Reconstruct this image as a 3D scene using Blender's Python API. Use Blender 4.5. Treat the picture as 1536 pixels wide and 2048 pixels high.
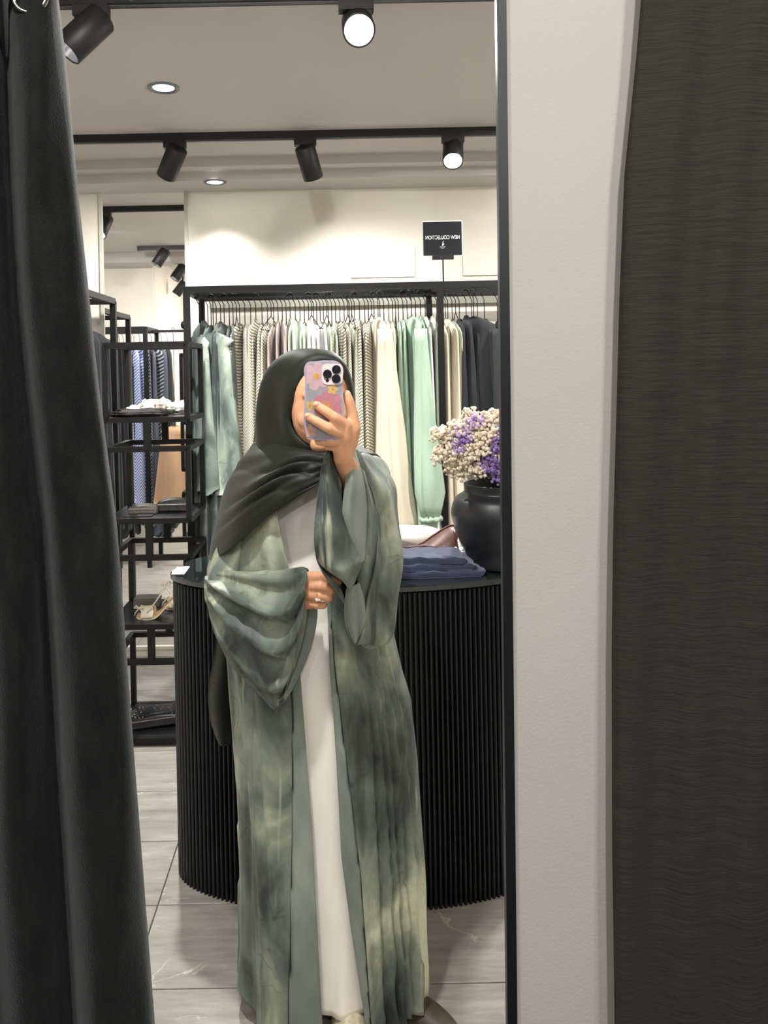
import bpy, bmesh, math, random
import numpy as np
from mathutils import Vector, Matrix
for _o in list(bpy.data.objects):
    bpy.data.objects.remove(_o)
S = bpy.context.scene
COL = S.collection
PI = math.pi
# ------------------------------------------------------------------ camera
F, H = 1538.0, 1.53           # focal length in pixels (1536 x 2048 frame), lens height in metres
VX, VY, ROLL = 665.0, 745.0, 0.02
cam_d = bpy.data.cameras.new('camera')
cam = bpy.data.objects.new('camera', cam_d)
COL.objects.link(cam)
cam.location = (0, 0, H)
cam.matrix_world = Matrix.Translation((0, 0, H)) @ Matrix.Rotation(PI/2, 4, 'X') @ Matrix.Rotation(-ROLL, 4, 'Z')
cam_d.sensor_fit = 'VERTICAL'
cam_d.sensor_height = 24.0
cam_d.lens = F / 2048 * 24.0
cam_d.shift_x = (768 - VX) / 2048
cam_d.shift_y = -(1024 - VY) / 2048
cam_d.clip_start = 0.02
S.camera = cam
# ------------------------------------------------------------------ view, world, lights
S.view_settings.view_transform = 'Standard'
S.view_settings.look = 'None'
S.view_settings.gamma = 1.0
S.view_settings.use_curve_mapping = False
S.view_settings.exposure = 0.4
w = bpy.data.worlds.new('world')
S.world = w
w.use_nodes = True
w.node_tree.nodes['Background'].inputs[0].default_value = (1.0, 0.97, 0.92, 1)
w.node_tree.nodes['Background'].inputs[1].default_value = 0.25

def spot_light(loc, aim, watts, deg=70, blend=0.6, col=(1, 0.975, 0.94), size=0.05):
    d = bpy.data.lights.new('spot_beam', 'SPOT')
    d.energy = watts; d.spot_size = math.radians(deg); d.spot_blend = blend
    d.color = col; d.shadow_soft_size = size
    o = bpy.data.objects.new('spot_beam', d)
    COL.objects.link(o)
    o.location = loc
    o.rotation_euler = (Vector(aim) - Vector(loc)).to_track_quat('-Z', 'Y').to_euler()
    return o
def area_light(loc, aim, watts, size, col=(1, 0.98, 0.95)):
    d = bpy.data.lights.new('down_beam', 'AREA')
    d.energy = watts; d.shape = 'DISK'; d.size = size; d.color = col
    o = bpy.data.objects.new('down_beam', d)
    COL.objects.link(o)
    o.location = loc
    o.rotation_euler = (Vector(aim) - Vector(loc)).to_track_quat('-Z', 'Y').to_euler()
    return o
# shop lamps on this side of the mirror (mostly twins of the lamps seen in it)
LK = 0.68
spot_light((0.07, -0.75, 2.42), (0.0, 1.8, 1.15), 46*LK, 80, size=0.04)
spot_light((0.62, -1.95, 2.42), (0.1, 0.9, 1.3), 34*LK, 70, size=0.04)
spot_light((-0.75, -0.75, 2.42), (-0.05, 1.8, 0.9), 34*LK, 80, size=0.05)
area_light((0.5, -0.2, 2.58), (0.5, -0.2, 0), 6*LK, 0.12)  # unseen lamp, no twin of it shows in the mirror
area_light((-0.7, -1.3, 2.58), (-0.7, -1.3, 0), 8*LK, 0.12)
# ------------------------------------------------------------------ helpers
def P(px, py, Y):
    dx, dy = px - VX, py - VY
    u, v = dx - ROLL*dy, dy + ROLL*dx
    return Vector((u*Y/F, Y, H - v*Y/F))
def lin(c):
    c = c/255.0
    return c/12.92 if c <= 0.04045 else ((c+0.055)/1.055)**2.4
def rgb(r, g, b):
    return (lin(r), lin(g), lin(b), 1)
def new_mat(name):
    m = bpy.data.materials.new(name); m.use_nodes = True
    return m, m.node_tree.nodes, m.node_tree.links, m.node_tree.nodes['Principled BSDF']
def N(nodes, t, **kw):
    n = nodes.new(t)
    for k, v in kw.items():
        if k.startswith('i_'):
            n.inputs[k[2:].replace('_', ' ')].default_value = v
        else:
            setattr(n, k, v)
    return n
def mapped(nodes, links, scale=(1, 1, 1), rot=(0, 0, 0)):
    tc = nodes.new('ShaderNodeTexCoord'); mp = nodes.new('ShaderNodeMapping')
    mp.inputs['Scale'].default_value = scale; mp.inputs['Rotation'].default_value = rot
    links.new(tc.outputs['Object'], mp.inputs['Vector'])
    return mp.outputs['Vector']
def ramp(nodes, stops):
    r = nodes.new('ShaderNodeValToRGB'); e = r.color_ramp.elements
    while len(e) > 1: e.remove(e[0])
    e[0].position, e[0].color = stops[0]
    for p, c in stops[1:]:
        k = e.new(p); k.color = c
    return r
def bump(nodes, links, b, height, strength, dist=0.01):
    n = nodes.new('ShaderNodeBump'); n.inputs['Strength'].default_value = strength; n.inputs['Distance'].default_value = dist
    links.new(height, n.inputs['Height']); links.new(n.outputs['Normal'], b.inputs['Normal'])
def plain(name, c, rough=0.5, metal=0.0, spec=0.5, var=0.08, scale=8.0, sheen=0.0, bmp=0.0, bscale=200.0, stretch=(1, 1, 1), coat=0.0):
    """a colour with a little procedural unevenness and fine relief"""
    m, n, l, b = new_mat(name)
    v = mapped(n, l, stretch)
    t = N(n, 'ShaderNodeTexNoise', i_Scale=scale, i_Detail=4.0)
    l.new(v, t.inputs['Vector'])
    a = tuple(max(0, x*(1-var)) for x in c[:3]) + (1,); z = tuple(min(1, x*(1+var)) for x in c[:3]) + (1,)
    r = ramp(n, [(0.3, a), (0.7, z)])
    l.new(t.outputs['Fac'], r.inputs['Fac']); l.new(r.outputs['Color'], b.inputs['Base Color'])
    b.inputs['Roughness'].default_value = rough; b.inputs['Metallic'].default_value = metal
    b.inputs['Specular IOR Level'].default_value = spec
    b.inputs['Sheen Weight'].default_value = sheen
    b.inputs['Coat Weight'].default_value = coat
    if bmp:
        t2 = N(n, 'ShaderNodeTexNoise', i_Scale=bscale, i_Detail=3.0)
        l.new(v, t2.inputs['Vector']); bump(n, l, b, t2.outputs['Fac'], bmp, 0.002)
    return m
def emis(name, c, s):
    m, n, l, b = new_mat(name)
    b.inputs['Base Color'].default_value = c
    b.inputs['Emission Color'].default_value = c; b.inputs['Emission Strength'].default_value = s
    return m
def link(name, me, mat, parent=None, smooth=True):
    o = bpy.data.objects.new(name, me); COL.objects.link(o)
    if mat is not None and len(me.materials) == 0: me.materials.append(mat)
    if parent is not None: o.parent = parent
    if smooth:
        me.polygons.foreach_set('use_smooth', [True]*len(me.polygons))
    return o
def wloc(p):
    v = Vector((0, 0, 0))
    while p is not None:
        v += p.location; p = p.parent
    return v
def obj(name, verts, faces, mat, parent=None, smooth=True, world=True, weld=False):
    """one mesh object; verts in world space are moved into the parent's space"""
    off = wloc(parent) if (parent is not None and world) else Vector((0, 0, 0))
    me = bpy.data.meshes.new(name)
    me.from_pydata([tuple(Vector(v) - off) for v in verts], [], faces); me.update()
    return link(name, me, mat, parent, smooth)
def tag(o, label=None, cat=None, group=None, kind=None):
    if label: o['label'] = label
    if cat: o['category'] = cat
    if group: o['group'] = group
    if kind: o['kind'] = kind
    return o
def thing(name, loc, label, cat, group=None):
    o = bpy.data.objects.new(name, None); COL.objects.link(o)
    o.location = loc; o.empty_display_size = 0.05
    return tag(o, label, cat, group)
class MB:
    """collects shapes for ONE mesh"""
    def __init__(s): s.v = []; s.f = []
    def add(s, vs, fs):
        k = len(s.v); s.v += [tuple(x) for x in vs]; s.f += [tuple(i+k for i in f) for f in fs]; return s
    def box(s, a, b):
        x0, y0, z0 = a; x1, y1, z1 = b
        return s.add([(x0,y0,z0),(x1,y0,z0),(x1,y1,z0),(x0,y1,z0),(x0,y0,z1),(x1,y0,z1),(x1,y1,z1),(x0,y1,z1)],
                     [(0,3,2,1),(4,5,6,7),(0,1,5,4),(1,2,6,5),(2,3,7,6),(3,0,4,7)])
    def bar(s, a, b, w, h=None):
        """square bar between two points"""
        a, b = Vector(a), Vector(b); h = h or w
        d = (b-a).normalized(); up = Vector((0,0,1)) if abs(d.z) < 0.9 else Vector((0,1,0))
        x = d.cross(up).normalized(); y = x.cross(d)
        vs = [p + x*sx*w/2 + y*sy*h/2 for p in (a, b) for sx, sy in ((-1,-1),(1,-1),(1,1),(-1,1))]
        return s.add(vs, [(0,1,2,3),(7,6,5,4),(0,4,5,1),(1,5,6,2),(2,6,7,3),(3,7,4,0)])
    def tube(s, pts, r, n=8, cap=True):
        pts = [Vector(p) for p in pts]
        rs = r if isinstance(r, (list, tuple)) else [r]*len(pts)
        k = len(s.v); ref = Vector((0.13, 0.31, 0.94)); px = None
        for i, p in enumerate(pts):
            d = (pts[min(i+1, len(pts)-1)] - pts[max(i-1, 0)]).normalized()
            if px is None:
                px = d.cross(ref).normalized()
            px = (px - d*px.dot(d)).normalized(); py = d.cross(px)
            for j in range(n):
                a = 2*PI*j/n
                s.v.append(tuple(p + (px*math.cos(a) + py*math.sin(a))*rs[i]))
        for i in range(len(pts)-1):
            for j in range(n):
                a, b = k+i*n+j, k+i*n+(j+1) % n
                s.f.append((a, b, b+n, a+n))
        if cap:
            s.f.append(tuple(k+j for j in range(n))[::-1]); s.f.append(tuple(k+(len(pts)-1)*n+j for j in range(n)))
        return s
    def lathe(s, prof, n=24, c=(0,0,0), axis=None):
        """prof: (radius, height); axis: direction, default z"""
        M = Matrix.Identity(3)
        if axis is not None: M = Vector((0,0,1)).rotation_difference(Vector(axis).normalized()).to_matrix()
        k = len(s.v); c = Vector(c)
        for r, z in prof:
            for j in range(n):
                a = 2*PI*j/n
                s.v.append(tuple(c + M @ Vector((r*math.cos(a), r*math.sin(a), z))))
        for i in range(len(prof)-1):
            for j in range(n):
                a, b = k+i*n+j, k+i*n+(j+1) % n
                s.f.append((a, b, b+n, a+n))
        return s
    def ball(s, c, r, n=6, m=8):
        c = Vector(c); R = Vector(r) if not isinstance(r, (int, float)) else Vector((r, r, r))
        prof = [(max(1e-4, math.sin(PI*i/n)), -math.cos(PI*i/n)) for i in range(n+1)]
        k = len(s.v)
        for q, z in prof:
            for j in range(m):
                a = 2*PI*j/m
                s.v.append(tuple(c + Vector((R.x*q*math.cos(a), R.y*q*math.sin(a), R.z*z))))
        for i in range(n):
            for j in range(m):
                a, b = k+i*m+j, k+i*m+(j+1) % m
                s.f.append((a, b, b+m, a+m))
        return s
    def build(s, name, mat, parent=None, smooth=False, world=True):
        return obj(name, s.v, s.f, mat, parent, smooth, world)
def cr(pts, n, closed=False):
    """Catmull-Rom resample of an (k,d) array to n points (uniform in parameter)"""
    p = np.asarray(pts, float); k = len(p)
    segs = k if closed else k-1
    t = np.linspace(0, segs, n, endpoint=not closed)
    i = np.minimum(t.astype(int), segs-1); u = (t-i)[:, None] if p.ndim == 2 else (t-i)[:, None, None]
    g = (lambda j: p[j % k]) if closed else (lambda j: p[np.clip(j, 0, k-1)])
    a, b, c, d = g(i-1), g(i), g(i+1), g(i+2)
    return 0.5*((2*b) + (c-a)*u + (2*a-5*b+4*c-d)*u**2 + (3*b-a-3*c+d)*u**3)
def surf(rows, nu, nv, closed=False, raw=False):
    """grid (nu, nv, 3) of world points from rows of (px, py, Y)"""
    R = np.array([[tuple(P(*q)) if not raw else q for q in r] for r in rows])
    C = np.stack([cr(r, nv, closed) for r in R])
    return cr(C.reshape(len(R), -1), nu).reshape(nu, nv, 3)
def gridfaces(nu, nv, closed=False):
    f = []
    for i in range(nu-1):
        for j in range(nv if closed else nv-1):
            a, b = i*nv+j, i*nv+(j+1) % nv
            f.append((a, b, b+nv, a+nv))
    return f
def gnormals(G, closed=False):
    du = np.gradient(G, axis=0)
    if closed:
        dv = (np.roll(G, -1, 1) - np.roll(G, 1, 1))/2
    else:
        dv = np.gradient(G, axis=1)
    n = np.cross(du, dv); return n/np.maximum(1e-9, np.linalg.norm(n, axis=2, keepdims=True))
def cloth(name, G, mat, parent, closed=False, thick=0.0015, world=True):
    nu, nv = G.shape[:2]
    o = obj(name, [Vector(q) for q in G.reshape(-1, 3)], gridfaces(nu, nv, closed), mat, parent, True, world)
    if thick:
        md = o.modifiers.new('thickness', 'SOLIDIFY'); md.thickness = thick; md.offset = 0
    return o
def copy_tree(o, parent=None):
    c = o.copy(); COL.objects.link(c)
    if parent is not None: c.parent = parent
    for ch in list(o.children): copy_tree(ch, c)
    return c
rnd = random.Random(7)
# ------------------------------------------------------------------ materials
M = {}
M['wall'] = plain('cream_paint', rgb(232, 227, 216), 0.75, var=0.02, scale=2, bmp=0.12, bscale=260)
M['wall_near'] = plain('white_plaster', rgb(226, 219, 210), 0.8, var=0.02, scale=3, bmp=0.25, bscale=320)
M['ceiling'] = plain('ceiling_paint', rgb(196, 192, 189), 0.85, var=0.015, scale=2)
M['black'] = plain('black_powder_coat', rgb(13, 14, 15), 0.5, spec=0.3, var=0.15, bmp=0.05)
M['frame'] = plain('black_frame', rgb(30, 32, 36), 0.4, var=0.08)
M['lampblack'] = plain('lamp_black', rgb(22, 22, 24), 0.5, var=0.1)
M['chrome'] = plain('chrome', rgb(215, 215, 215), 0.15, metal=1.0, var=0.03)
M['reflector'] = plain('reflector_silver', rgb(205, 208, 222), 0.25, metal=0.9, var=0.03)
M['lamp_on'] = emis('lamp_glow', (1.0, 0.97, 0.9, 1), 40)
M['lamp_soft'] = emis('downlight_glow', (1.0, 0.98, 0.93, 1), 9)
M['trim_metal'] = plain('downlight_trim', rgb(120, 124, 135), 0.35, metal=0.7)
M['wire'] = plain('hanger_wire', rgb(24, 24, 24), 0.4, var=0.1)
# ------------------------------------------------------------------ room
CZ, SZ = 2.62, 2.53          # ceiling and soffit heights
YM, YB = 0.775, 4.2          # mirror plane, back wall
XL, XR = -1.9, 2.2
def stone():
    m, n, l, b = new_mat('grey_stone_tile')
    tc = n.new('ShaderNodeTexCoord'); geo = n.new('ShaderNodeNewGeometry')
    info = n.new('ShaderNodeObjectInfo')
    mp = n.new('ShaderNodeMapping'); mp.inputs['Scale'].default_value = (1.2, 7, 1)
    add = N(n, 'ShaderNodeVectorMath', operation='ADD')
    mul = N(n, 'ShaderNodeVectorMath', operation='SCALE'); mul.inputs[3].default_value = 31.7
    l.new(info.outputs['Location'], mul.inputs[0])
    l.new(tc.outputs['Object'], add.inputs[0]); l.new(mul.outputs[0], add.inputs[1])
    l.new(add.outputs[0], mp.inputs['Vector'])
    t = N(n, 'ShaderNodeTexNoise', i_Scale=4.0, i_Detail=8.0, i_Roughness=0.65)
    l.new(mp.outputs[0], t.inputs['Vector'])
    r = ramp(n, [(0.25, rgb(128, 127, 121)), (0.5, rgb(156, 153, 146)), (0.75, rgb(180, 177, 168))])
    l.new(t.outputs['Fac'], r.inputs['Fac'])
    w = N(n, 'ShaderNodeTexNoise', i_Scale=2.2, i_Detail=6.0, i_Distortion=0.6)
    mp2 = n.new('ShaderNodeMapping'); mp2.inputs['Scale'].default_value = (0.8, 3.0, 1)
    l.new(add.outputs[0], mp2.inputs['Vector']); l.new(mp2.outputs[0], w.inputs['Vector'])
    vr = ramp(n, [(0.494, (0,0,0,1)), (0.5, (1,1,1,1)), (0.506, (0,0,0,1))])
    l.new(w.outputs['Fac'], vr.inputs['Fac'])
    t3 = N(n, 'ShaderNodeTexNoise', i_Scale=6.0); l.new(add.outputs[0], t3.inputs['Vector'])
    vm = N(n, 'ShaderNodeMath', operation='MULTIPLY'); gr = ramp(n, [(0.5, (0,0,0,1)), (0.65, (1,1,1,1))])
    l.new(t3.outputs['Fac'], gr.inputs['Fac']); l.new(vr.outputs['Color'], vm.inputs[0]); l.new(gr.outputs['Color'], vm.inputs[1])
    mx = N(n, 'ShaderNodeMix', data_type='RGBA'); mx.inputs[7].default_value = rgb(205, 202, 192)
    l.new(vm.outputs[0], mx.inputs[0]); l.new(r.outputs['Color'], mx.inputs[6])
    l.new(mx.outputs[2], b.inputs['Base Color'])
    b.inputs['Roughness'].default_value = 0.42
    t2 = N(n, 'ShaderNodeTexNoise', i_Scale=90.0, i_Detail=4.0); l.new(tc.outputs['Object'], t2.inputs['Vector'])
    bump(n, l, b, t2.outputs['Fac'], 0.12, 0.003)
    return m
M['stone'] = stone()
M['grout'] = plain('dark_grout', rgb(78, 77, 74), 0.9)
def structure(o): o['kind'] = 'structure'; return o
floor = structure(MB().box((XL-1, -2.8, -0.05), (XR+0.6, 8.6, -0.004)).build('floor', M['grout']))
TX, TY = 0.61, 0.305
tb = MB(); g = 0.0018; e = 0.0015
tb.add([(-TX/2+g,-TY/2+g,-.006),(TX/2-g,-TY/2+g,-.006),(TX/2-g,TY/2-g,-.006),(-TX/2+g,TY/2-g,-.006),
        (-TX/2+g,-TY/2+g,-.0012),(TX/2-g,-TY/2+g,-.0012),(TX/2-g,TY/2-g,-.0012),(-TX/2+g,TY/2-g,-.0012),
        (-TX/2+g+e,-TY/2+g+e,0),(TX/2-g-e,-TY/2+g+e,0),(TX/2-g-e,TY/2-g-e,0),(-TX/2+g+e,TY/2-g-e,0)],
       [(0,1,5,4),(1,2,6,5),(2,3,7,6),(3,0,4,7),(4,5,9,8),(5,6,10,9),(6,7,11,10),(7,4,8,11),(8,9,10,11)])
tile0 = None
for j in range(-1, 26):
    y = 1.92 + (j-3)*TY + TY/2
    if y < YM-0.3 or y > 8.4: continue
    for i in range(-5, 5):
        x = -0.536 + i*TX + TX/2
        if x < XL-0.9 or x > XR+0.5: continue
        if y > 4.4 and x > 0.2: continue
        if tile0 is None:
            tile0 = tb.build('tile', M['stone'], floor); o = tile0
        else:
            o = tile0.copy(); COL.objects.link(o)
        o.location = (x, y, 0)
structure(MB().box((XL-1, -2.8, CZ), (XR+0.6, 8.6, CZ+0.08)).build('ceiling', M['ceiling']))
# stepped soffit in front of the back wall, gently bowed like the shop front
sm = MB()
for k in range(24):
    x0, x1 = XL-0.2 + k*(XR-XL+0.2)/24, XL-0.2 + (k+1)*(XR-XL+0.2)/24
    for (d, z0) in ((0.30, SZ+0.045), (0.20, SZ)):
        ya = YB - d - 0.05*math.cos((x0+x1)/2*0.8)
        sm.box((x0, ya, z0), (x1+1e-4, YB, CZ if z0 > SZ else SZ+0.05))
structure(sm.build('trim_1', M['ceiling']))
# back wall with the opening of the tall rear mirror
mx0, mx1, mzt = P(204, 500, YB).x, P(374, 500, YB).x, P(290, 381, YB).z
structure(MB().box((XL-1, YB, 0), (mx0, YB+0.03, SZ+0.05)).box((mx1, YB, 0), (XR+0.6, YB+0.03, SZ+0.05))
          .box((mx0, YB, mzt), (mx1, YB+0.03, SZ+0.05)).box((mx0, YB, 0), (mx1, YB+0.03, 0.05)).build('wall_back', M['wall']))
# faint ledge of the back wall behind the rack, and the raised plaster panel above it
structure(MB().box((mx1+0.12, YB-0.03, P(700, 612, YB).z), (XR, YB, P(700, 598, YB).z)).build('trim_2', plain('grey_trim', rgb(150, 150, 138), 0.7)))
structure(MB().box((P(700, 500, YB).x, YB-0.012, P(700, 556, YB).z), (P(828, 500, YB).x, YB, P(760, 494, YB).z))
          .box((P(925, 500, YB).x, YB-0.012, P(700, 556, YB).z), (P(1080, 500, YB).x, YB, P(960, 484, YB).z)).build('trim_3', M['wall']))
structure(MB().box((XL-0.05, YM, 0), (XL, YB, CZ)).build('wall_left', M['wall']))
structure(MB().box((XR, YM, 0), (XR+0.05, YB, CZ)).build('wall_right', M['wall']))
# the place shown in the rear mirror
structure(MB().box((-3.3, 7.0, 0), (P(306, 560, 7.0).x, 7.05, CZ)).box((P(306, 560, 7.0).x-0.05, 7.06, 0), (P(306, 560, 7.0).x, 8.3, CZ)).box((-3.3, 8.3, 0), (0.3, 8.35, CZ)).build('wall_far', M['wall']))
structure(MB().box((-3.3, 6.75, SZ), (0.3, 7.0, CZ)).box((-3.3, 8.0, SZ), (0.3, 8.3, CZ)).build('trim_4', M['ceiling']))
structure(MB().box((-3.3, YB+0.03, 0), (-3.25, 8.35, CZ)).build('wall_far_left', M['wall']))
structure(MB().box((0.3, YB+0.03, 0), (0.35, 8.35, CZ)).build('wall_far_right', M['wall']))
# tall rear mirror: thin pale frame
t = thing('rear_mirror', (mx0, YB-0.012, 0.05), 'tall narrow pale framed mirror on the back wall behind the black shelf', 'mirror')
fr = plain('pale_frame', rgb(196, 194, 182), 0.45)
for a, b in (((mx0, YB-0.008, .05), (mx0, YB-0.008, mzt)), ((mx1, YB-0.008, .05), (mx1, YB-0.008, mzt)), ((mx0, YB-0.008, mzt), (mx1, YB-0.008, mzt)), ((mx0, YB-0.008, .05), (mx1, YB-0.008, .05))):
    MB().bar(a, b, 0.018, 0.016).build('frame_rail', fr, t)
# near wall around the big mirror
fx_t, fx_b = P(999, 0, YM), P(1021, 2048, YM)
def fx(z): return fx_t.x + (fx_b.x-fx_t.x)*(fx_t.z-z)/(fx_t.z-fx_b.z)
MZ0, MZ1, MXL = 0.10, 2.25, -0.52
structure(MB().add([(fx(0), YM, 0), (XR, YM, 0), (XR, YM, CZ), (fx(CZ), YM, CZ), (fx(0), YM+.02, 0), (XR, YM+.02, 0), (XR, YM+.02, CZ), (fx(CZ), YM+.02, CZ)],
   [(0,1,2,3),(7,6,5,4),(0,4,5,1),(1,5,6,2),(2,6,7,3),(3,7,4,0)])
   .box((XL-1, YM, 0), (MXL, YM+.02, CZ)).box((MXL, YM, MZ1), (fx(MZ1), YM+.02, CZ)).box((MXL, YM, 0), (fx(MZ0), YM+.02, MZ0)).build('wall_front', M['wall_near']))
# the rest of the shop on this side
structure(MB().box((XL-1, -2.8, 0), (XL-.95, YM, CZ)).build('wall_near_left', M['wall']))
structure(MB().box((XR+.55, -2.8, 0), (XR+.6, YM, CZ)).build('wall_near_right', M['wall']))
structure(MB().box((XL-1, -2.85, 0), (XR+.6, -2.8, CZ)).build('wall_near_back', M['wall']))
t = thing('wall_mirror_frame', (fx(MZ0), YM-.012, MZ0), 'thin black metal frame of the large fitting room mirror', 'mirror frame')
ya = YM-0.0045
for nm, a, b in (('frame_rail', (fx(MZ0), ya, MZ0), (fx(MZ1), ya, MZ1)), ('frame_rail', (MXL, ya, MZ0), (MXL, ya, MZ1)),
             ('frame_rail', (MXL, ya, MZ1), (fx(MZ1), ya, MZ1)), ('frame_rail', (MXL, ya, MZ0), (fx(MZ0), ya, MZ0))):
    MB().bar(a, b, 0.0098, 0.009).build(nm, M['frame'], t)
# ------------------------------------------------------------------ curtains on this side
def fabric_mat(name, c, c2, rough, sheen, slub, bscale, bstr):
    m, n, l, b = new_mat(name)
    v = mapped(n, l, slub)
    t = N(n, 'ShaderNodeTexNoise', i_Scale=1.0, i_Detail=8.0, i_Roughness=0.7); l.new(v, t.inputs['Vector'])
    r = ramp(n, [(0.32, c), (0.68, c2)]); l.new(t.outputs['Fac'], r.inputs['Fac']); l.new(r.outputs['Color'], b.inputs['Base Color'])
    b.inputs['Roughness'].default_value = rough; b.inputs['Sheen Weight'].default_value = sheen; b.inputs['Sheen Roughness'].default_value = 0.4
    b.inputs['Specular IOR Level'].default_value = 0.15
    v2 = mapped(n, l, bscale)
    t2 = N(n, 'ShaderNodeTexNoise', i_Scale=1.0, i_Detail=5.0); l.new(v2, t2.inputs['Vector'])
    bump(n, l, b, t2.outputs['Fac'], bstr, 0.002)
    return m
M['velvet'] = fabric_mat('black_velvet', rgb(25, 26, 26), rgb(39, 40, 39), 0.8, 0.18, (60, 60, 25), (900, 900, 600), 0.5)
M['linen'] = fabric_mat('charcoal_linen', rgb(54, 52, 49), rgb(78, 74, 69), 0.9, 0.05, (20, 20, 700), (300, 300, 1400), 0.5)
YC = 0.56
edge_y = [-60, 0, 120, 380, 760, 1050, 1480, 2048, 2900]
edge_x = [108, 113, 128, 152, 192, 230, 262, 306, 360]
prof = [(0, 0.004), (-8, -0.010), (-30, -0.020), (-70, -0.026), (-105, -0.024), (-124, -0.012), (-131, 0.012), (-138, 0.030), (-150, 0.034), (-165, 0.012), (-195, -0.002), (-225, -0.008), (-255, 0.0), (-285, 0.026), (-310, 0.020), (-350, -0.008), (-400, 0.0), (-450, 0.03), (-500, 0.0), (-560, 0.01)]
pr = cr(np.array(prof), 110)
rows = []
for k in range(70):
    py = -55 + (2900+55)*k/69
    ex = np.interp(py, edge_y, edge_x); sc = np.interp(py, [-60, 600, 2048], [0.72, 0.95, 1.08])
    row = []
    for j, (ox, dy) in enumerate(pr):
        wob = 0.004*math.sin(py*0.004 + ox*0.03) + 0.0022*math.sin(py*0.011 + ox*0.05) + 0.0012*math.sin(py*0.05+ox*0.02)
        row.append(tuple(P(ex + ox*sc, py, YC + dy*(0.7+0.3*sc) + wob)))
    rows.append(row)
lc = thing('dark_curtain', (P(150, 1000, YC).x-0.12, YC, 0.0), 'black velvet curtain hanging in heavy folds at the left of the mirror', 'curtain')
cloth('drape', np.array(rows), M['velvet'], lc, thick=0.003)
for px in (60, -90):
    c = P(px, -8, YC-0.026); mb = MB()
    mb.tube([c + Vector((0.0115*math.cos(a), 0, 0.0115*math.sin(a))) for a in np.linspace(0, 2*PI, 25)], 0.0018, 8, False)
    mb.build('grommet', M['chrome'], lc, True)
red_y = [-60, 0, 100, 350, 600, 800, 1050, 1300, 1700, 2048, 2900]
red_x = [1288, 1283, 1275, 1250, 1240, 1235, 1228, 1225, 1226, 1231, 1240]
YR = 0.735
rows = []
for k in range(70):
    py = -420 + (2900+420)*k/69
    ex = np.interp(py, red_y, red_x); row = []
    for j in range(60):
        ox = 620*j/59.0
        dy = 0.006*math.sin(ox*0.0135 + 0.4 + 0.0003*py) + 0.004*math.sin(ox*0.05 + py*0.002) - 0.004*min(1, ox/30)
        if j == 0: dy += 0.006
        row.append(tuple(P(ex + ox, py, YR + dy)))
    rows.append(row)
rc = thing('linen_curtain', (P(1380, 1000, YR).x, YR, 0.0), 'charcoal woven linen curtain hanging over the white wall at the right', 'curtain')
cloth('drape', np.array(rows), M['linen'], rc, thick=0.002)
def curtain_rod(x0, x1, y, z, label):
    t = thing('curtain_rod', ((x0+x1)/2, y, z), label, 'curtain rod')
    MB().tube([(x0, y, z), (x1, y, z)], 0.005, 10).build('rod', M['lampblack'], t, True)
    for x in (x0, x1):
        MB().ball((x, y, z), 0.009, 8, 10).build('finial', M['lampblack'], t, True)
    for x in (x0+0.03, x1-0.02):
        MB().tube([(x, y, z), (x, y, CZ)], 0.004, 8).lathe([(0.0005, 0), (0.016, 0), (0.016, 0.004), (0.0005, 0.004)], 14, (x, y, CZ-0.004)).build('bracket', M['lampblack'], t, True)
curtain_rod(-0.60, -0.135, YC-0.026, P(60, -8, YC-0.026).z+0.0052, 'thin black rod carrying the velvet curtain by its rings')
curtain_rod(P(1270, -420, YR).x-0.02, 0.75, YR, P(1500, -420, YR).z+0.02, 'thin black rod above the charcoal linen curtain')
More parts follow.
